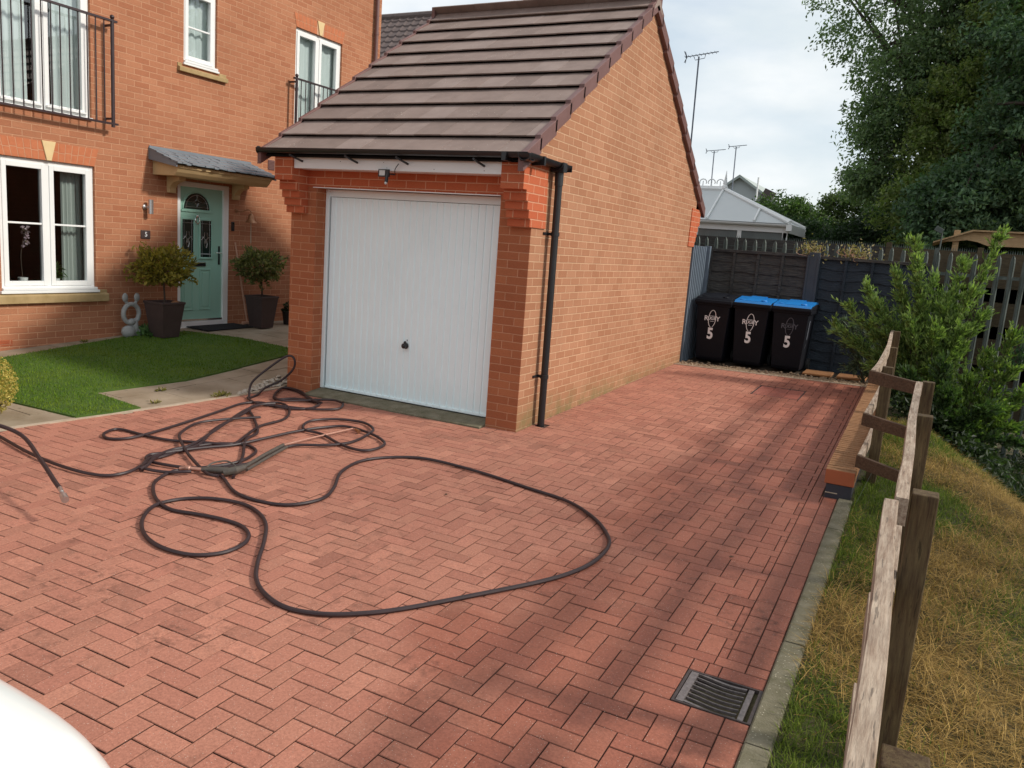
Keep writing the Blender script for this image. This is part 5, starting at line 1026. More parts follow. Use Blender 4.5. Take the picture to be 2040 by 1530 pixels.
# ================================================================== BINS
def bin_make(lidmat, label, faded=False):
    t = thing('wheelie_bin', (0, 0, 0), label, 'wheelie bin', 'wheelie bins by the dark fence'); b = MB()
    def ring(z, hx, y0, y1): return [(-hx, y0, z), (hx, y0, z), (hx, y1, z), (-hx, y1, z)]
    R4 = [ring(.05, .195, -.06, .46), ring(.10, .205, -.08, .47), ring(.90, .252, -.135, .50), ring(.90, .28, -.15, .51), ring(.955, .285, -.155, .52)]
    vs = sum(R4, []); fs = [(k * 4 + i, k * 4 + (i + 1) % 4, k * 4 + 4 + (i + 1) % 4, k * 4 + 4 + i) for k in range(4) for i in range(4)] + [(3, 2, 1, 0), (16, 17, 18, 19)]
    b.add(vs, fs)
    b.build('bin_body', 'bin', t, bevel=.018)
    b = MB(); b.prism([(-.285, -.175, .955), (-.285, -.17, .985), (-.285, -.02, 1.015), (-.285, .35, 1.045), (-.285, .56, 1.03), (-.285, .56, .96)], (.57, 0, 0)); b.box((-.29, -.182, .935), (.29, -.165, .965)); b.build('rim', 'bin', t, bevel=.012)
    b = MB(); b.prism([(-.27, -.15, 0.985), (-.27, -.12, 1.02), (-.27, .3, 1.075), (-.27, .5, 1.065), (-.27, .54, 1.04)], (.54, 0, 0)); b.ell((.15, -.03, 1.035), (.05, .05, .022), 12); b.ell((-.17, -.05, 1.03), (.05, .03, .014), 12); b.prism([(-.13, -.10, 1.025), (-.11, .02, 1.06), (-.11, .3, 1.09), (-.13, .40, 1.07)], (.24, 0, 0)); b.build('lid', lidmat, t, bevel=.014)
    for s1 in (-1, 1):
        b = MB(); b.lathe((s1 * .235 - .025, .50, .10), [(.06, 0), (.10, .004), (.10, .046), (.06, .05)], 20, axis='X'); b.build('wheel', 'tyre', t, smooth=True)
    b = MB(); b.tube([(-.26, .60, .96), (.26, .60, .96)], .014, 8); b.box((-.26, .52, .93), (-.22, .61, .97)); b.box((.22, .52, .93), (.26, .61, .97)); b.build('handle', 'bin', t, smooth=True)
    # printed council oval, name and number on the sloping front face: a plane tilted by the taper
    tilt = math.atan2(.055, .80); f0 = lambda z: -.08 - (z - .10) * .055 / .80 - .0022
    m1 = 'print_dim' if faded else 'print'
    b = MB(); zc = .70; hh, wd = .135, .060; n = 40
    for i in range(n):
        a0, a1 = 2 * math.pi * i / n, 2 * math.pi * (i + 1) / n
        if abs(math.cos(a0)) > .0 and (abs(math.sin(a0)) < .13 and True): pass
        if math.sin(a0) < -.975: continue
        P = []
        for a_, k_ in ((a0, 1), (a1, 1), (a1, .86), (a0, .86)):
            xx = wd * math.cos(a_) * (k_ if k_ == 1 else .84); zz = zc + hh * math.sin(a_) * (k_ if k_ == 1 else .94); P.append((xx + (zz - zc) * .06, f0(zz), zz))
        b.add(P, [(0, 1, 2, 3)])
    for (xa, xb_, zz) in ((-.045, .05, zc + .042), (-.03, .03, zc - .040)): b.add([(xa, f0(zz) - .0005, zz - .003), (xb_, f0(zz) - .0005, zz - .003), (xb_, f0(zz + .006), zz + .002), (xa, f0(zz + .006), zz + .002)], [(0, 1, 2, 3)])
    b.build('oval_print', m1, t)
    rot = (math.pi / 2 - tilt * -1 * -1, 0, 0); rot = (math.pi / 2 + tilt, 0, 0)
    for s, xo, sz, zz in (('R', -.092, .105, zc), ('U', -.043, .066, zc + .003), ('G', .001, .066, zc + .003), ('B', .045, .066, zc + .003), ('Y', .090, .105, zc)):
        o = text3d(s, 'lettering', t, (xo, f0(zz) - .0012, zz), sz, m1, rot, .0004); o.data.name = 'lettering'
    text3d('5', 'number_print', t, (-.012, f0(.462) - .0012, .462), .235, 'print', rot, .0006, sx=.82, bold=.035)
    return t
XB = [.375, .945, 1.515]
bins = [bin_make('bin', 'wheelie bin with a black lid nearest the garage wall'), bin_make('blue_lid', 'middle wheelie bin of the three, with a blue lid'), bin_make('blue_lid', 'right-hand blue-lidded wheelie bin with a faded oval logo', True)]
for t, x, y in zip(bins, XB, (5.93, 5.97, 6.0)):
    t.location = (x, y, .135 + .0); t.rotation_euler = (0, 0, R_(-2))
# side stickers on the last bin
b = MB(); b.add([(.2325, .02, .52), (.2325, .10, .52), (.249, .10, .80), (.249, .02, .80)], [(0, 1, 2, 3)]); b.add([(.225, .0, .38), (.229, .05, .44), (.230, .05, .46), (.2265, .0, .40)], [(0, 1, 2, 3)]); o = b.build('side_sticker', 'print_dim', bins[2]); o.location = (.004, 0, 0)

# ================================================================== BACK FENCES
rt = thing('slatted_fence', (.02, 6, .1), 'narrow grey slatted fence return between the garage corner and the dark panel', 'fence')
for i in range(8):
    y = 5.60 + i * .105; b = MB(); b.box((-.01, y, .12), (.022, y + .06, 1.925)); b.build('slat', 'slat', rt, bevel=.004)
b = MB(); b.box((-.02, 5.58, .1), (-.01, 6.52, 1.9)); b.build('backing', 'navy', rt)
b = MB(); b.box((-.02, 6.42, .1), (.07, 6.50, 1.94)); b.build('post', 'slat', rt, bevel=.004)
def lap_panel(x0, x1, y, zb, zt, label, rows=11, navy_below=None):
    t = thing('lap_fence', ((x0 + x1) / 2, y, zb), label, 'fence panel', 'dark waney lap fence panels'); h = (zt - zb) / rows
    n = 26; b = MB()
    for r in range(rows):
        zt_ = zb + h * (r + 1) + .03; ph = random.uniform(0, 6); vs = []
        for i in range(n + 1):
            x = x0 + (x1 - x0) * i / n; wv = .010 * math.sin(x * 9 + ph) + .006 * math.sin(x * 23 + ph * 2)
            zl = zb + h * r + wv; vs += [(x, y - .018 - .004 * (r % 2), zl), (x, y + .0, zt_), (x, y - .006, zl)]
        fs = []
        for i in range(n): k = 3 * i; fs += [(k, k + 3, k + 4, k + 1), (k + 2, k + 5, k + 3, k)]
        b.add(vs, fs, 0)
    b.build('boards', 'panel' if not navy_below else 'panel2', t)
    b = MB(); k = 4
    for i in range(k + 1):
        x = x0 + (x1 - x0) * i / k; b.box((x - .02, y - .042, zb), (x + .02, y - .022, zt))
    b.build('battens', 'panel' if not navy_below else 'panel2', t, bevel=.002)
    b = MB(); b.box((x0, y - .05, zt - .01), (x1, y + .03, zt + .035)); b.build('cap_rail', 'panel', t, bevel=.003); return t
MT['panel2'] = wood('bluish_fence_panel', (.030, .040, .055), (.018, .026, .036), .7, 'X', bmp=.003)
lap_panel(.07, 1.56, 6.57, .15, 1.88, 'weathered dark lap fence panel behind the bins')
lap_panel(1.74, 3.22, 6.57, .15, 1.87, 'blue-black lap fence panel right of the wide post, behind the shrub', navy_below=True)
b = MB(); b.box((1.575, 6.49, .1), (1.725, 6.62, 1.95)); b.box((1.555, 6.475, .1), (1.585, 6.52, 1.90)); b.box((1.70, 6.48, .1), (1.74, 6.52, 1.90)); o = b.build('fence_post', 'navy', None, bevel=.004); props(o, 'wide blue-black fence post between the two dark panels', 'fence post')
for i, (xx, yy) in enumerate(((1.98, 6.12), (2.45, 6.16))):
    b = MB(); b.prism([(xx - .21, yy - .22, .145), (xx + .19, yy - .18, .145), (xx + .2, yy + .2, .155), (xx - .2, yy + .18, .155)], (0, 0, .035)); o = b.build('stepping_stone', 'orange_stone', None, bevel=.01); props(o, ('orange stone slab right of the bins, nearer the bins', 'orange stone slab right of the bins, nearer the shrub')[i], 'stone slab')
# board fence with spike strip behind
bf = thing('board_fence', (2.5, 7.5, 0), 'dull wooden board fence behind the galvanised palisade', 'fence')
for i, (z0, z1) in enumerate([(.0, .45), (.46, .75), (.76, 1.05), (1.06, 1.35), (1.36, 1.62), (1.63, 1.9), (1.91, 2.13)]):
    b = MB(); b.box((2.6 + .003 * i, 7.40 + .01 * (i % 2), z0 - .5), (8.5, 7.425 + .01 * (i % 2), z1)); b.build('board', 'boards', bf)
b = MB(); b.box((-1.6, 7.4, -.3), (2.6, 7.43, 2.13)); b.build('dark_board', 'panel', bf)
for k in range(6):
    b = MB(); b.box((2.58 + k * 1.25, 7.35, -.4), (2.66 + k * 1.25, 7.40, 2.2)); b.build('fence_upright', 'boards', bf)
b = MB(); x = -1.2
while x < 6.5:
    b.add([(x - .006, 7.412, 2.13), (x + .006, 7.412, 2.13), (x, 7.425, 2.19)], [(0, 1, 2)]); x += .03
b.build('spike_strip', 'galv', bf)
b = MB(); b.box((-1.6, 7.395, 1.985), (1.2, 7.399, 1.995)); b.build('pale_line', 'galv', bf)
# palisade
pf = thing('palisade_fence', (2.5, 6.85, 0), 'galvanised steel palisade fence with pointed pales behind the panels', 'fence')
yP = 6.80; pale = None
def palemesh():
    b = MB(); w_, z0, z1 = .034, -.9, 2.10
    pr_ = [(-w_, .012), (-w_ * .5, -.004), (-.010, .006), (.010, .006), (w_ * .5, -.004), (w_, .012)]
    levels = [(z0, 1.0), (z1 - .11, 1.0), (z1 - .05, .78), (z1 - .015, .38), (z1, .06)]
    vs = [(px * s1, py, zz) for zz, s1 in levels for px, py in pr_]; k = len(pr_)
    fs = [(r * k + i, r * k + i + 1, (r + 1) * k + i + 1, (r + 1) * k + i) for r in range(len(levels) - 1) for i in range(k - 1)]
    b.add(vs, fs); return b
x = -.55; first = None; i = 0
while x < 6.4:
    if first is None:
        WL[pf.name] = Vector((0, 0, 0)); first = palemesh().build('pale', 'galv', pf); WL[pf.name] = Vector(pf.location); first.location = Vector((x, yP, 0)) - pf.location
    else:
        c = first.copy(); COL.objects.link(c); c.parent = pf; c.location = Vector((x, yP, random.uniform(-.01, .01))) - pf.location; c.rotation_euler = (0, random.uniform(-.006, .006), random.uniform(-.05, .05))
    x += .155; i += 1
for z in (1.78, .2):
    b = MB(); b.box((-.6, yP + .014, z - .025), (6.5, yP + .05, z + .02)); b.box((-.6, yP + .006, z + .012), (6.5, yP + .014, z + .02)); b.build('rail', 'galv', pf)
for x in (3.29, 6.0): b = MB(); b.box((x - .03, yP + .05, -.9), (x + .03, yP + .10, 2.14)); b.build('post', 'galv', pf)
# dried climbing plant clumps over the panel
for cx, sx, n, lab in ((1.60, .10, 260, 'dry yellowish climber spilling over the fence at the wide post'), (2.22, .13, 260, 'dry yellowish climber on the fence top nearer the green shrub')):
    t = thing('dry_climber', (cx, 6.62, 1.9), lab, 'climbing plant', 'dry climbers on the fence top'); P = np.stack([rng.normal(cx, sx, n), rng.normal(6.62, .06, n), rng.normal(2.0, .07, n) - np.abs(rng.normal(0, .03, n))], 1)
    leafmesh('foliage', P, rng.normal(size=(n, 3)), .055, .026, colmix(n, (.22, .17, .07), (.40, .32, .15)), t); b = MB()
    for k in range(22): q = P[rng.integers(n)]; b.tube(catmull([(cx + random.uniform(-.1, .45), 6.65, 1.86), (q[0], q[1], q[2] - .08), tuple(q)], 3), .003, 4)
    b.build('twigs', 'cane', t)
# timber pergola roof and security light beyond
t = thing('timber_roof', (4.2, 8.6, 0), 'pale new timber shelter roof showing above the palisade', 'shelter')
b = MB(); b.prism([(3.30, 8.5, 2.30), (3.75, 8.5, 2.475), (4.5, 8.5, 2.48), (6.8, 8.5, 2.48), (6.8, 8.5, 2.29), (4.0, 8.5, 2.27), (3.86, 8.5, 2.32), (3.70, 8.5, 2.345), (3.5, 8.5, 2.31)], (0, .05, 0)); b.build('fascia', 'timber', t, bevel=.004)
b = MB(); b.prism([(3.22, 8.42, 2.29), (3.76, 8.42, 2.51), (6.8, 8.42, 2.52), (6.8, 8.42, 2.50), (3.77, 8.42, 2.485), (3.22, 8.42, 2.27)], (0, 2.0, 0)); b.build('roof_board', 'timber', t)
for x in (3.55, 5.6): b = MB(); b.box((x - .045, 8.56, -1.2), (x + .045, 8.65, 2.30 if x > 5 else 2.50)); b.build('post', 'timber', t, bevel=.004)
t = thing('security_light', (3.27, 8.0, 2.4), 'small grey security light on a pole above the fence', 'light'); b = MB(); b.tube([(3.33, 8.0, -1), (3.33, 8.0, 2.42)], .012, 6); b.build('pole', 'galv', t)
b = MB(); b.obox((3.28, 7.98, 2.46), (.055, 0, -.03), (0, .03, 0), (.02, 0, .035)); b.build('lamp_head', 'galv', t, bevel=.005)

# ================================================================== CONSERVATORY
cs = thing('conservatory', (-1.6, 13.3, 0), 'white conservatory with a grey hipped panel roof beyond the back fence', 'conservatory')
ye, xe = 12.0, .36; rz, ez = 3.40, 2.62; rx, ry = -1.42, 13.3
b = MB(); b.add([(-5, ye, ez), (xe, ye, ez), (rx, ry, rz), (-5, ry, rz)], [(0, 1, 2, 3)]); b.add([(xe, ye, ez), (xe, 14.6, ez), (rx, ry, rz)], [(0, 1, 2)]); b.add([(xe, 14.6, ez), (-5, 14.6, ez), (-5, ry, rz), (rx, ry, rz)], [(0, 1, 2, 3)]); b.build('roof', 'cons_roof', cs)
def bar(b, a, c, w_=.05, h=.04): b.tube([a, c], [w_, w_], 4)
b = MB(); E = Vector((xe, ye, ez)); Rg = Vector((rx, ry, rz + .02)); b.tube([E + Vector((.03, -.03, .03)), Rg], .05, 6)
b.tube([(xe, 14.6, ez + .03), Rg], .05, 6); b.tube([(-5, ry, rz + .03), Rg], .06, 6)
for x in (-4.2, -3.3, -2.4, -1.45): b.tube([(x - .0, ye, ez + .03), (x, ry, rz + .02)], .028, 6)
pm_ = E.lerp(Vector((rx, ry, rz)), .42); b.tube([(pm_.x, ye, ez + .03), (pm_.x, pm_.y, pm_.z + .03)], .028, 6); b.build('roof_bar', 'white', cs)
b = MB(); halfpipe(b, (-5, ye - .08, ez - .02), (xe + .08, ye - .08, ez - .02), .06, Vector((0, 1, 0))); b.box((-5, ye - .01, ez - .20), (xe + .02, ye + .02, ez - .02)); b.box((xe, ye, ez - .2), (xe + .03, 14.6, ez - .0)); b.box((xe - .02, ye - .16, ez - .16), (xe + .10, ye - .02, ez - .02)); b.build('gutter', 'white', cs, smooth=False)
b = MB()
for x in np.arange(-4.6, .5, .98): b.box((x - .045, ye + .0, .3), (x + .045, ye + .07, ez - .2))
b.box((xe - .09, ye, .3), (xe, ye + .09, ez - .2)); b.box((-5, ye, .3), (xe, ye + .07, 1.0)); b.build('window_frame', 'white', cs)
b = MB(); b.box((-5, ye + .03, 1.0), (xe - .05, ye + .04, ez - .2)); b.build('glazing', 'cons_glass', cs) if 'cons_glass' in MT else None
MT['cons_glass'] = plain('grey_glazing', (.16, .18, .18), .15, (.12, .14, .14), 3); b.build('glazing', 'cons_glass', cs)
b = MB()
for i in range(9):
    x = rx - .12 - i * .21; b.tube([(x + .085 * math.cos(a), ry, rz + .17 + .075 * math.sin(a)) for a in np.linspace(-.5, math.pi + .5, 9)], .014, 5); b.tube([(x, ry, rz + .05), (x, ry, rz + .2)], .012, 5)
b.box((-5, ry - .02, rz + .06), (rx, ry + .02, rz + .085)); b.build('ridge_cresting', 'white', cs)
b = MB(); b.box((-5, ry + .03, rz + .05), (rx - .05, ry + .05, rz + .24)); b.build('cresting_shadow', 'castiron', cs) if 0 else None
b = MB(); b.lathe((rx, ry, rz + .03), [(.07, 0), (.07, .05), (.04, .09), (.045, .14), (.02, .3), (.004, .42)], 10); b.build('finial', 'white', cs, smooth=True)

# ================================================================== OTHER HOUSES AND AERIALS
hb = thing('neighbour_house', (-9, 16, 0), 'neighbouring house with dark brown pantiles behind the garage roof', 'house')
pt = MB(); y0, zE, y1, zR = 13.3, 5.5, 16.2, 8.75; nr = 16; npan = int((13 + 0 - 3.4) / .30) 
xL, xR = -14.5, -4.5; cols_ = int((xR - xL) / .30)
for r in range(nr):
    t0, t1 = r / nr, (r + 1) / nr + .012; vs = []; m = cols_ * 4
    for i in range(m + 1):
        x = xL + (xR - xL) * i / m; hgt = .035 * max(0, math.sin(i / 4 * 2 * math.pi)) + .01
        ya_, za = y0 + (y1 - y0) * t0, zE + (zR - zE) * t0; yb_, zb_ = y0 + (y1 - y0) * t1, zE + (zR - zE) * t1
        vs += [(x, ya_ - .02, za + hgt + .045), (x, yb_, zb_ + hgt + .005), (x, ya_ - .02, za - .01)]
    fs = []
    for i in range(m): k = 3 * i; fs += [(k, k + 3, k + 4, k + 1), (k + 2, k + 5, k + 3, k)]
    pt.add(vs, fs)
pt.add([(xL, 19.1, zE), (xR, 19.1, zE), (xR, y1, zR), (xL, y1, zR)], [(0, 1, 2, 3)]); pt.build('roof', 'pantile', hb)
b = MB(); b.tube([(xL, y1, zR + .03), (xR, y1, zR + .03)], .12, 10); b.build('ridge_tile', 'pantile', hb)
b = MB(); b.prism([(xL + .2, 13.6, -.3), (xL + .2, 18.8, -.3), (xL + .2, 18.8, 5.5), (xL + .2, 16.2, 8.55), (xL + .2, 13.6, 5.5)], (xR - .15 - xL - .2, 0, 0)); b.build('wall', 'far_wall', hb)
b = MB()
for s1 in (-1, 1):
    ya_ = y1 + s1 * 2.95; b.prism([(xR - .04, y1, zR + .02), (xR - .04, ya_, zE + .02), (xR - .04, ya_, zE - .18), (xR - .04, y1, zR - .2)], (.05, 0, 0))
b.build('bargeboard', 'white', hb)
b = MB(); b.box((-8.6, 15.8, 8.4), (-8.1, 16.4, 9.9)); b.build('chimney', 'brick_house', hb)
MT['mast'] = plain('aerial_metal', (.10, .12, .16), .5, (.2, .22, .26), 6, metal=.5)
def aerial(x, y, zb, zt, ln_, label, grp='rooftop television aerials', els=9, r=.022, host=None, yaw=0.0):
    t = thing('tv_aerial', (x, y, zb), label, 'aerial', grp); b = MB(); b.tube([(x + .06, y, zb), (x, y, zt)], r, 6); b.build('mast', 'mast', t)
    b = MB(); b.tube([(x - ln_ * .42, y, zt + .0), (x + ln_ * .58, y, zt + .10)], r * .55, 5); b.tube([(x - ln_ * .15, y, zt - .0), (x - ln_ * .1, y, zt - .08), (x + ln_ * .18, y, zt - .04), (x + ln_ * .2, y, zt + .06)], r * .4, 5); b.build('boom', 'mast', t)
    b = MB()
    for i in range(els): xx = x - ln_ * .4 + ln_ * i / els; b.tube([(xx, y - .12, zt + .0 + .1 * i / els), (xx, y + .12, zt + .0 + .1 * i / els)], r * .3, 4)
    b.tube([(x - ln_ * .43, y - .1, zt + .12), (x - ln_ * .38, y, zt), (x - ln_ * .43, y + .1, zt - .12)], r * .4, 4); b.tube([(x - ln_ * .43, y, zt + .13), (x - ln_ * .36, y, zt), (x - ln_ * .43, y, zt - .13)], r * .5, 4)
    b.build('elements', 'mast', t)
aerial(-2.60, 14.0, 2.9, 6.66, .83, 'tall television aerial right of the garage gable')
aerial(-8.50, 40, 5.0, 7.75, 1.1, 'small aerial left of the conservatory finial, far behind', r=.035, els=6)
aerial(-7.30, 40, 5.2, 8.0, 1.0, 'aerial with three upright loops above the grey gable', r=.035, els=6)
t = thing('white_roof_pole', (-5.85, 39, 4.0), 'white pole beside the distant grey gable', 'pole'); b = MB(); b.tube([(-5.77, 39.5, 4), (-5.77, 39.5, 6.33)], .05, 8); b.build('pole_body', 'white', t)
fh = thing('distant_house', (-7, 42, 0), 'distant grey gabled house beyond the conservatory', 'house')
b = MB(); b.prism([(-9.6, 41, -.5), (-9.6, 41, 4.7), (-7.08, 41, 6.5), (-4.4, 41, 4.7), (-4.4, 41, -.5)], (0, 8, 0)); b.build('wall', 'far_wall', fh)
b = MB(); b.prism([(-9.9, 40.7, 4.55), (-7.08, 40.7, 6.58), (-4.1, 40.7, 4.62), (-4.1, 40.7, 4.50), (-7.08, 40.7, 6.42), (-9.9, 40.7, 4.42)], (0, 8.6, 0)); b.build('roof', 'far_roof', fh)
b = MB(); b.obox((-5.25, 40.2, 5.5), (.28, 0, -.12), (0, .2, 0), (.1, 0, .2)); b.build('roof_cowl', 'castiron', fh)

# ================================================================== TREES AND SHRUBS
tree('broadleaf_tree', (3.6, 14.5, -.6), [((2.8, 14.5, 8.2), (3.1, 2.2, 2.4), 5.5), ((2.9, 14.2, 6.0), (1.9, 1.8, 1.3), 3.0), ((1.9, 13.8, 4.9), (.95, .9, .9), 1.2), ((1.85, 13.6, 3.75), (.8, .8, .5), 1.0), ((5.8, 14.5, 7.8), (2.6, 2.4, 3), 3), ((4.6, 14.5, 10), (3.4, 2.6, 2), 2)], 2300, 42, .105, .046, (.09, .145, .07), (.20, .28, .12), 'tall open-crowned tree with fine grey-green leaves against the sky', 'tree', trunk_r=.26, trunk_top=(3.5, 14.5, 8.2), clr=.27, limbs=150, hollow=.15, droop=.5)
tree('dark_tree', (5.2, 11.2, -1.2), [((4.9, 11.0, 4.3), (1.55, 1.3, 2.2), 5), ((3.9, 10.8, 2.9), (1.3, 1.0, 1.0), 3), ((4.6, 11, 6.2), (1.3, 1.2, 1.4), 2)], 800, 70, .105, .055, (.05, .10, .055), (.125, .20, .10), 'dense dark green tree at the right edge behind the shelter', 'tree', trunk_r=.2, clr=.25, limbs=50, hollow=.35)
tree('olive_tree', (3.6, 12.6, -1.0), [((3.7, 12.5, 4.6), (1.5, 1.0, 1.5), 4), ((3.2, 12.4, 3.1), (1.3, .9, .9), 3), ((4.6, 12.8, 6.8), (1.6, 1.2, 1.3), 2)], 620, 70, .10, .048, (.09, .135, .035), (.21, .26, .075), 'olive green bushy tree in front of the tall tree', 'tree', trunk_r=.16, clr=.24, limbs=50, hollow=.3)
for i, (x, y, r, h, ca, cb, lab) in enumerate([(-.5, 17.5, 1.5, 3.5, (.05, .10, .03), (.12, .18, .06), 'light green bush just right of the conservatory roof'), (1.3, 18.5, 1.8, 3.75, (.06, .10, .03), (.15, .20, .07), 'pale yellow-green bush beyond the fence, left of the tall tree'), (2.6, 16.5, 1.5, 3.4, (.025, .055, .02), (.06, .10, .035), 'mid green bush under the tall tree'), (.5, 15.2, 1.4, 2.75, (.02, .045, .018), (.045, .075, .03), 'dark green bush low behind the fence beside the conservatory'), (1.9, 14.2, 1.4, 2.7, (.015, .035, .015), (.04, .065, .028), 'dark green bush low behind the fence below the tall tree')]):
    tree('hedge_bush', (x, y, -.4), [((x, y, h * .55), (r, .8, h * .45), 3), ((x - .3, y, h * .78), (r * .75, .7, h * .28), 2.2)], 430, 60, .095, .05, ca, cb, lab, 'bush', trunk_r=.08, clr=.24, group='bushes beyond the back fence', limbs=14, hollow=.45)
# narrow-leaved shrub in front of the palisade
def shrub(name, base, stems, nper, ln, wd, ca, cb, label, tipcol=None):
    t = thing(name, base, label, 'shrub'); b = MB(); stems = [(a_, b2_, c_, int(n_ * 1.55)) for a_, b2_, c_, n_ in stems]; PP = []; DD = []; TT = []
    for (ex, ey, ez, n_) in stems:
        e = Vector((ex, ey, ez)); s0 = Vector(base) + Vector((random.uniform(-.12, .12), random.uniform(-.1, .1), 0)); mid = s0.lerp(e, .5) + Vector((0, 0, .18))
        path = catmull([s0, mid, e], 8); b.tube(path, [.012 * (1 - .05 * i) for i in range(len(path))], 5)
        for k in range(n_):
            tt = random.random() ** .7; i0 = int(tt * (len(path) - 2)) + 1; p = path[i0]; dirv = (path[min(i0 + 1, len(path) - 1)] - path[i0 - 1]).normalized()
            # side twig
            tw = Vector((random.gauss(0, 1), random.gauss(0, 1), random.gauss(.25, .7))).normalized(); twl = random.uniform(.05, .30) * (1.15 - tt * .6); q0 = p; q1 = p + (tw * .7 + dirv * .6) * twl
            if k % 3 == 0: b.tube([q0, q1], [.003, .0015], 4)
            for m_ in range(9):
                f = (m_ + 1) / 9; c = q0.lerp(q1, f); d = (tw * .5 + dirv * .9 + Vector((random.gauss(0, .45), random.gauss(0, .45), random.gauss(.05, .4)))).normalized()
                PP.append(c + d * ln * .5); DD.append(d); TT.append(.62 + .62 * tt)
    P = np.array([tuple(p) for p in PP]); D = np.array([tuple(d) for d in DD])
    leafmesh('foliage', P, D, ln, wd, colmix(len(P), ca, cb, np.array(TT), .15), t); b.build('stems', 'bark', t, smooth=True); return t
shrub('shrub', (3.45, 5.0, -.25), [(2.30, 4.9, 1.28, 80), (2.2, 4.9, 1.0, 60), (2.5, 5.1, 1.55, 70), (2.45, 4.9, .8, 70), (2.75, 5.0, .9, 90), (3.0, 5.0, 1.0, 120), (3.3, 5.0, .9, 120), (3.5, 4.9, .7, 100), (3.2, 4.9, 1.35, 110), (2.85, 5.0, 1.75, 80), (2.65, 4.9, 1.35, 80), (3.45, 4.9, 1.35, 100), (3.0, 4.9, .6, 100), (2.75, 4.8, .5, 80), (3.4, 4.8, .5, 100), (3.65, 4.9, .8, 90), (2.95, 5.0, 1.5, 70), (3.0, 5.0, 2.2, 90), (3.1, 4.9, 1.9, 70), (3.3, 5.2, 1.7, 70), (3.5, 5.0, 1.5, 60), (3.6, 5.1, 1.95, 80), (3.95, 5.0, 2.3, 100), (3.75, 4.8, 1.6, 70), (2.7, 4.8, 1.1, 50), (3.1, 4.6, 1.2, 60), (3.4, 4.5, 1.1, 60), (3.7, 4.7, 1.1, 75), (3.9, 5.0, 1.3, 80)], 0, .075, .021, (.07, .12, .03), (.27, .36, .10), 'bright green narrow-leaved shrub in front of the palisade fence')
shrub('shrub', (3.95, 4.2, -.5), [(4.2, 4.2, 1.15, 70), (4.0, 4.3, .9, 60), (4.25, 4.1, .75, 60), (4.4, 4.2, .45, 60), (3.8, 4.1, .6, 60), (4.15, 3.9, .3, 60), (3.7, 4.0, .35, 50), (4.3, 4.0, .1, 40), (3.9, 3.8, .1, 50)], 0, .07, .026, (.05, .10, .022), (.20, .27, .06), 'lower bushy shrub at the right, in front of the tall shrub')
shrub('shrub', (2.75, 5.9, .1), [(2.15, 5.8, .85, 26), (2.3, 5.8, .65, 24), (2.25, 5.9, 1.0, 20), (2.55, 5.8, .9, 30), (2.45, 5.8, .35, 24), (2.7, 5.7, .6, 30)], 0, .085, .020, (.07, .11, .07), (.16, .20, .13), 'grey-green shrub growing against the blue-black panel')
shrub('shrub', (3.65, 3.9, -.5), [(3.2, 3.9, .55, 90), (3.1, 4.2, .3, 90), (3.5, 4.0, .7, 90), (3.3, 4.1, .0, 70), (3.4, 3.8, .25, 60), (3.7, 3.7, .1, 60), (3.9, 3.6, -.1, 60), (4.2, 3.4, -.3, 50), (3.6, 3.7, .4, 60), (4.4, 3.6, .0, 50), (4.0, 3.6, .3, 60)], 0, .07, .032, (.03, .06, .02), (.07, .11, .035), 'dark undergrowth at the foot of the green shrub')
n = 19000; P = np.stack([rng.uniform(3.05, 6.2, n), rng.uniform(-2.6, 6.6, n), np.zeros(n)], 1); sq = (P[:, 0] - 3.48) + (P[:, 1] - 3) * .27; P = P[((sq > .22) | ((P[:, 1] > 3.2) & (rng.random(n) < .8))) & (sq < 3)]; P[:, 2] = vz(P[:, 0], P[:, 1]) + rng.random(len(P)) ** 1.6 * .32
D = rng.normal(size=P.shape); D[:, 2] = np.abs(D[:, 2]); o = leafmesh('undergrowth', P, D, .075, .03, colmix(len(P), (.012, .024, .009), (.036, .056, .02)), kind='stuff'); props(o, 'dark leafy undergrowth in the ditch beyond the dry grass', 'undergrowth')
lowplant('ivy_plant', (4.55, 6.5, .6), (.22, .12, .5), 300, .06, .035, (.04, .09, .04), (.10, .17, .08), 'green climber on the palisade at the right edge', 'climbing plant')
# unseen tree added off to the right so its shade dapples the driveway
tree('dapple_tree', (21.2, 2.6, -1.0), [((20.9, 2.0, 13.8), (1.0, 1.3, .8), 3), ((21.3, 4.6, 13.8), (.8, .9, .6), 1)], 55, 22, .15, .085, (.03, .06, .02), (.06, .10, .03), 'unseen loose tree added beyond the right edge to dapple the driveway', 'tree', trunk_r=.15, clr=.38, limbs=30, hollow=.2)

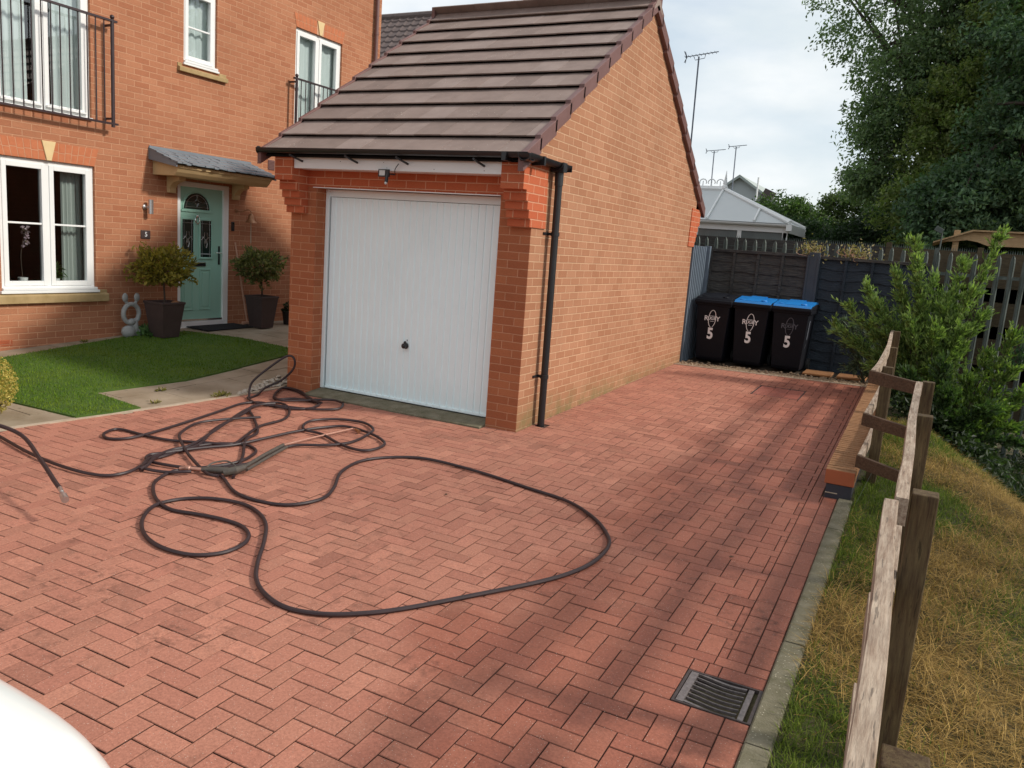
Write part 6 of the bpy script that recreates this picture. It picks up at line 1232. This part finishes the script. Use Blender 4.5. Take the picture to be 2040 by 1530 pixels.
# ================================================================== CAR (bonnet corner in view)
car = thing('white_car', (1.35, -8.1, gd(-8)), 'white car whose rounded bonnet corner fills the lower left corner', 'car')
def car_build():
    cx = 1.475; hw_ = .86; yf = -5.66
    # body lofted along Y; sections: (y, half width at belt, z bottom, z belt, z top centre)
    secs = [(yf + .0, .34, .45, .80, .88), (yf - .02, .56, .32, .88, .97), (yf - .07, .70, .24, .95, 1.04), (yf - .16, .80, .20, .99, 1.08), (yf - .42, .84, .18, 1.02, 1.10), (yf - .8, .86, .17, 1.03, 1.11), (yf - 1.25, .87, .17, 1.04, 1.12), (yf - 2.6, .87, .17, 1.04, 1.10), (yf - 3.6, .86, .18, 1.03, 1.08), (yf - 3.95, .80, .24, .97, 1.02), (yf - 4.1, .66, .34, .82, .86)]
    b = MB(); vs = []; n = 20
    for (y, w_, zb, zl, zt) in secs:
        for i in range(n):
            a = math.pi * 2 * i / n; c_, s_ = math.cos(a), math.sin(a); ex = .45
            xx = w_ * math.copysign(abs(c_) ** ex, c_); zz = (zl + zt) / 2 * .5 + zb * .5 + ((zt - zb) / 2) * math.copysign(abs(s_) ** (.42 if s_ < 0 else .62), s_)
            vs.append((cx + xx, y, zz + gd(-8) + .012))
    m = len(secs); fs = [(i * n + k, i * n + (k + 1) % n, (i + 1) * n + (k + 1) % n, (i + 1) * n + k) for i in range(m - 1) for k in range(n)] + [tuple(range(n))[::-1], tuple(range((m - 1) * n, m * n))]
    b.add(vs, fs); o = b.build('body', 'car', car, smooth=True); sm = o.modifiers.new('s', 'SUBSURF'); sm.levels = 2; sm.render_levels = 2
    g = gd(-8); b = MB(); b.prism([(cx - .68, yf - 1.15, g + .93), (cx - .56, yf - 1.9, g + 1.42), (cx - .56, yf - 3.1, g + 1.42), (cx - .66, yf - 3.85, g + .96)], (0, 0, 0.001)) if 0 else None
    V8 = [(cx - .72, yf - 1.15, g + 1.06), (cx + .72, yf - 1.15, g + 1.06), (cx + .72, yf - 3.9, g + 1.06), (cx - .72, yf - 3.9, g + 1.06), (cx - .55, yf - 1.85, g + 1.56), (cx + .55, yf - 1.85, g + 1.56), (cx + .55, yf - 3.3, g + 1.56), (cx - .55, yf - 3.3, g + 1.56)]
    b = MB(); b.add(V8, [(0, 1, 5, 4), (1, 2, 6, 5), (2, 3, 7, 6), (3, 0, 4, 7)]); b.build('windscreen', 'leaded', car)
    b = MB(); b.box((cx - .56, yf - 3.32, g + 1.545), (cx + .56, yf - 1.83, g + 1.59)); b.build('roof', 'car', car, bevel=.02)
    for s1 in (-1, 1):
        for yy in (yf - .85, yf - 3.3):
            w = MB(); w.lathe((cx + s1 * .80 - .1, yy, g + .31), [(.2, 0), (.30, .01), (.31, .05), (.31, .15), (.30, .19), (.2, .2)], 26, axis='X'); wo = w.build('wheel', 'tyre', car, smooth=True)
            r = MB(); r.lathe((cx + s1 * .80 + (.085 if s1 > 0 else -.105), yy, g + .31), [(.19, 0), (.19, .02)], 20, axis='X'); r.build('rim', 'steel', wo)
        h = MB(); h.ell((cx + s1 * .56, yf - .12, g + .78), (.14, .10, .07), 14); h.build('headlight', 'lamp_lens', car, smooth=True)
        q = MB(); q.ell((cx + s1 * .93, yf - 1.55, g + 1.12), (.09, .06, .07), 12); q.build('wing_mirror', 'car', car, smooth=True)
car_build()
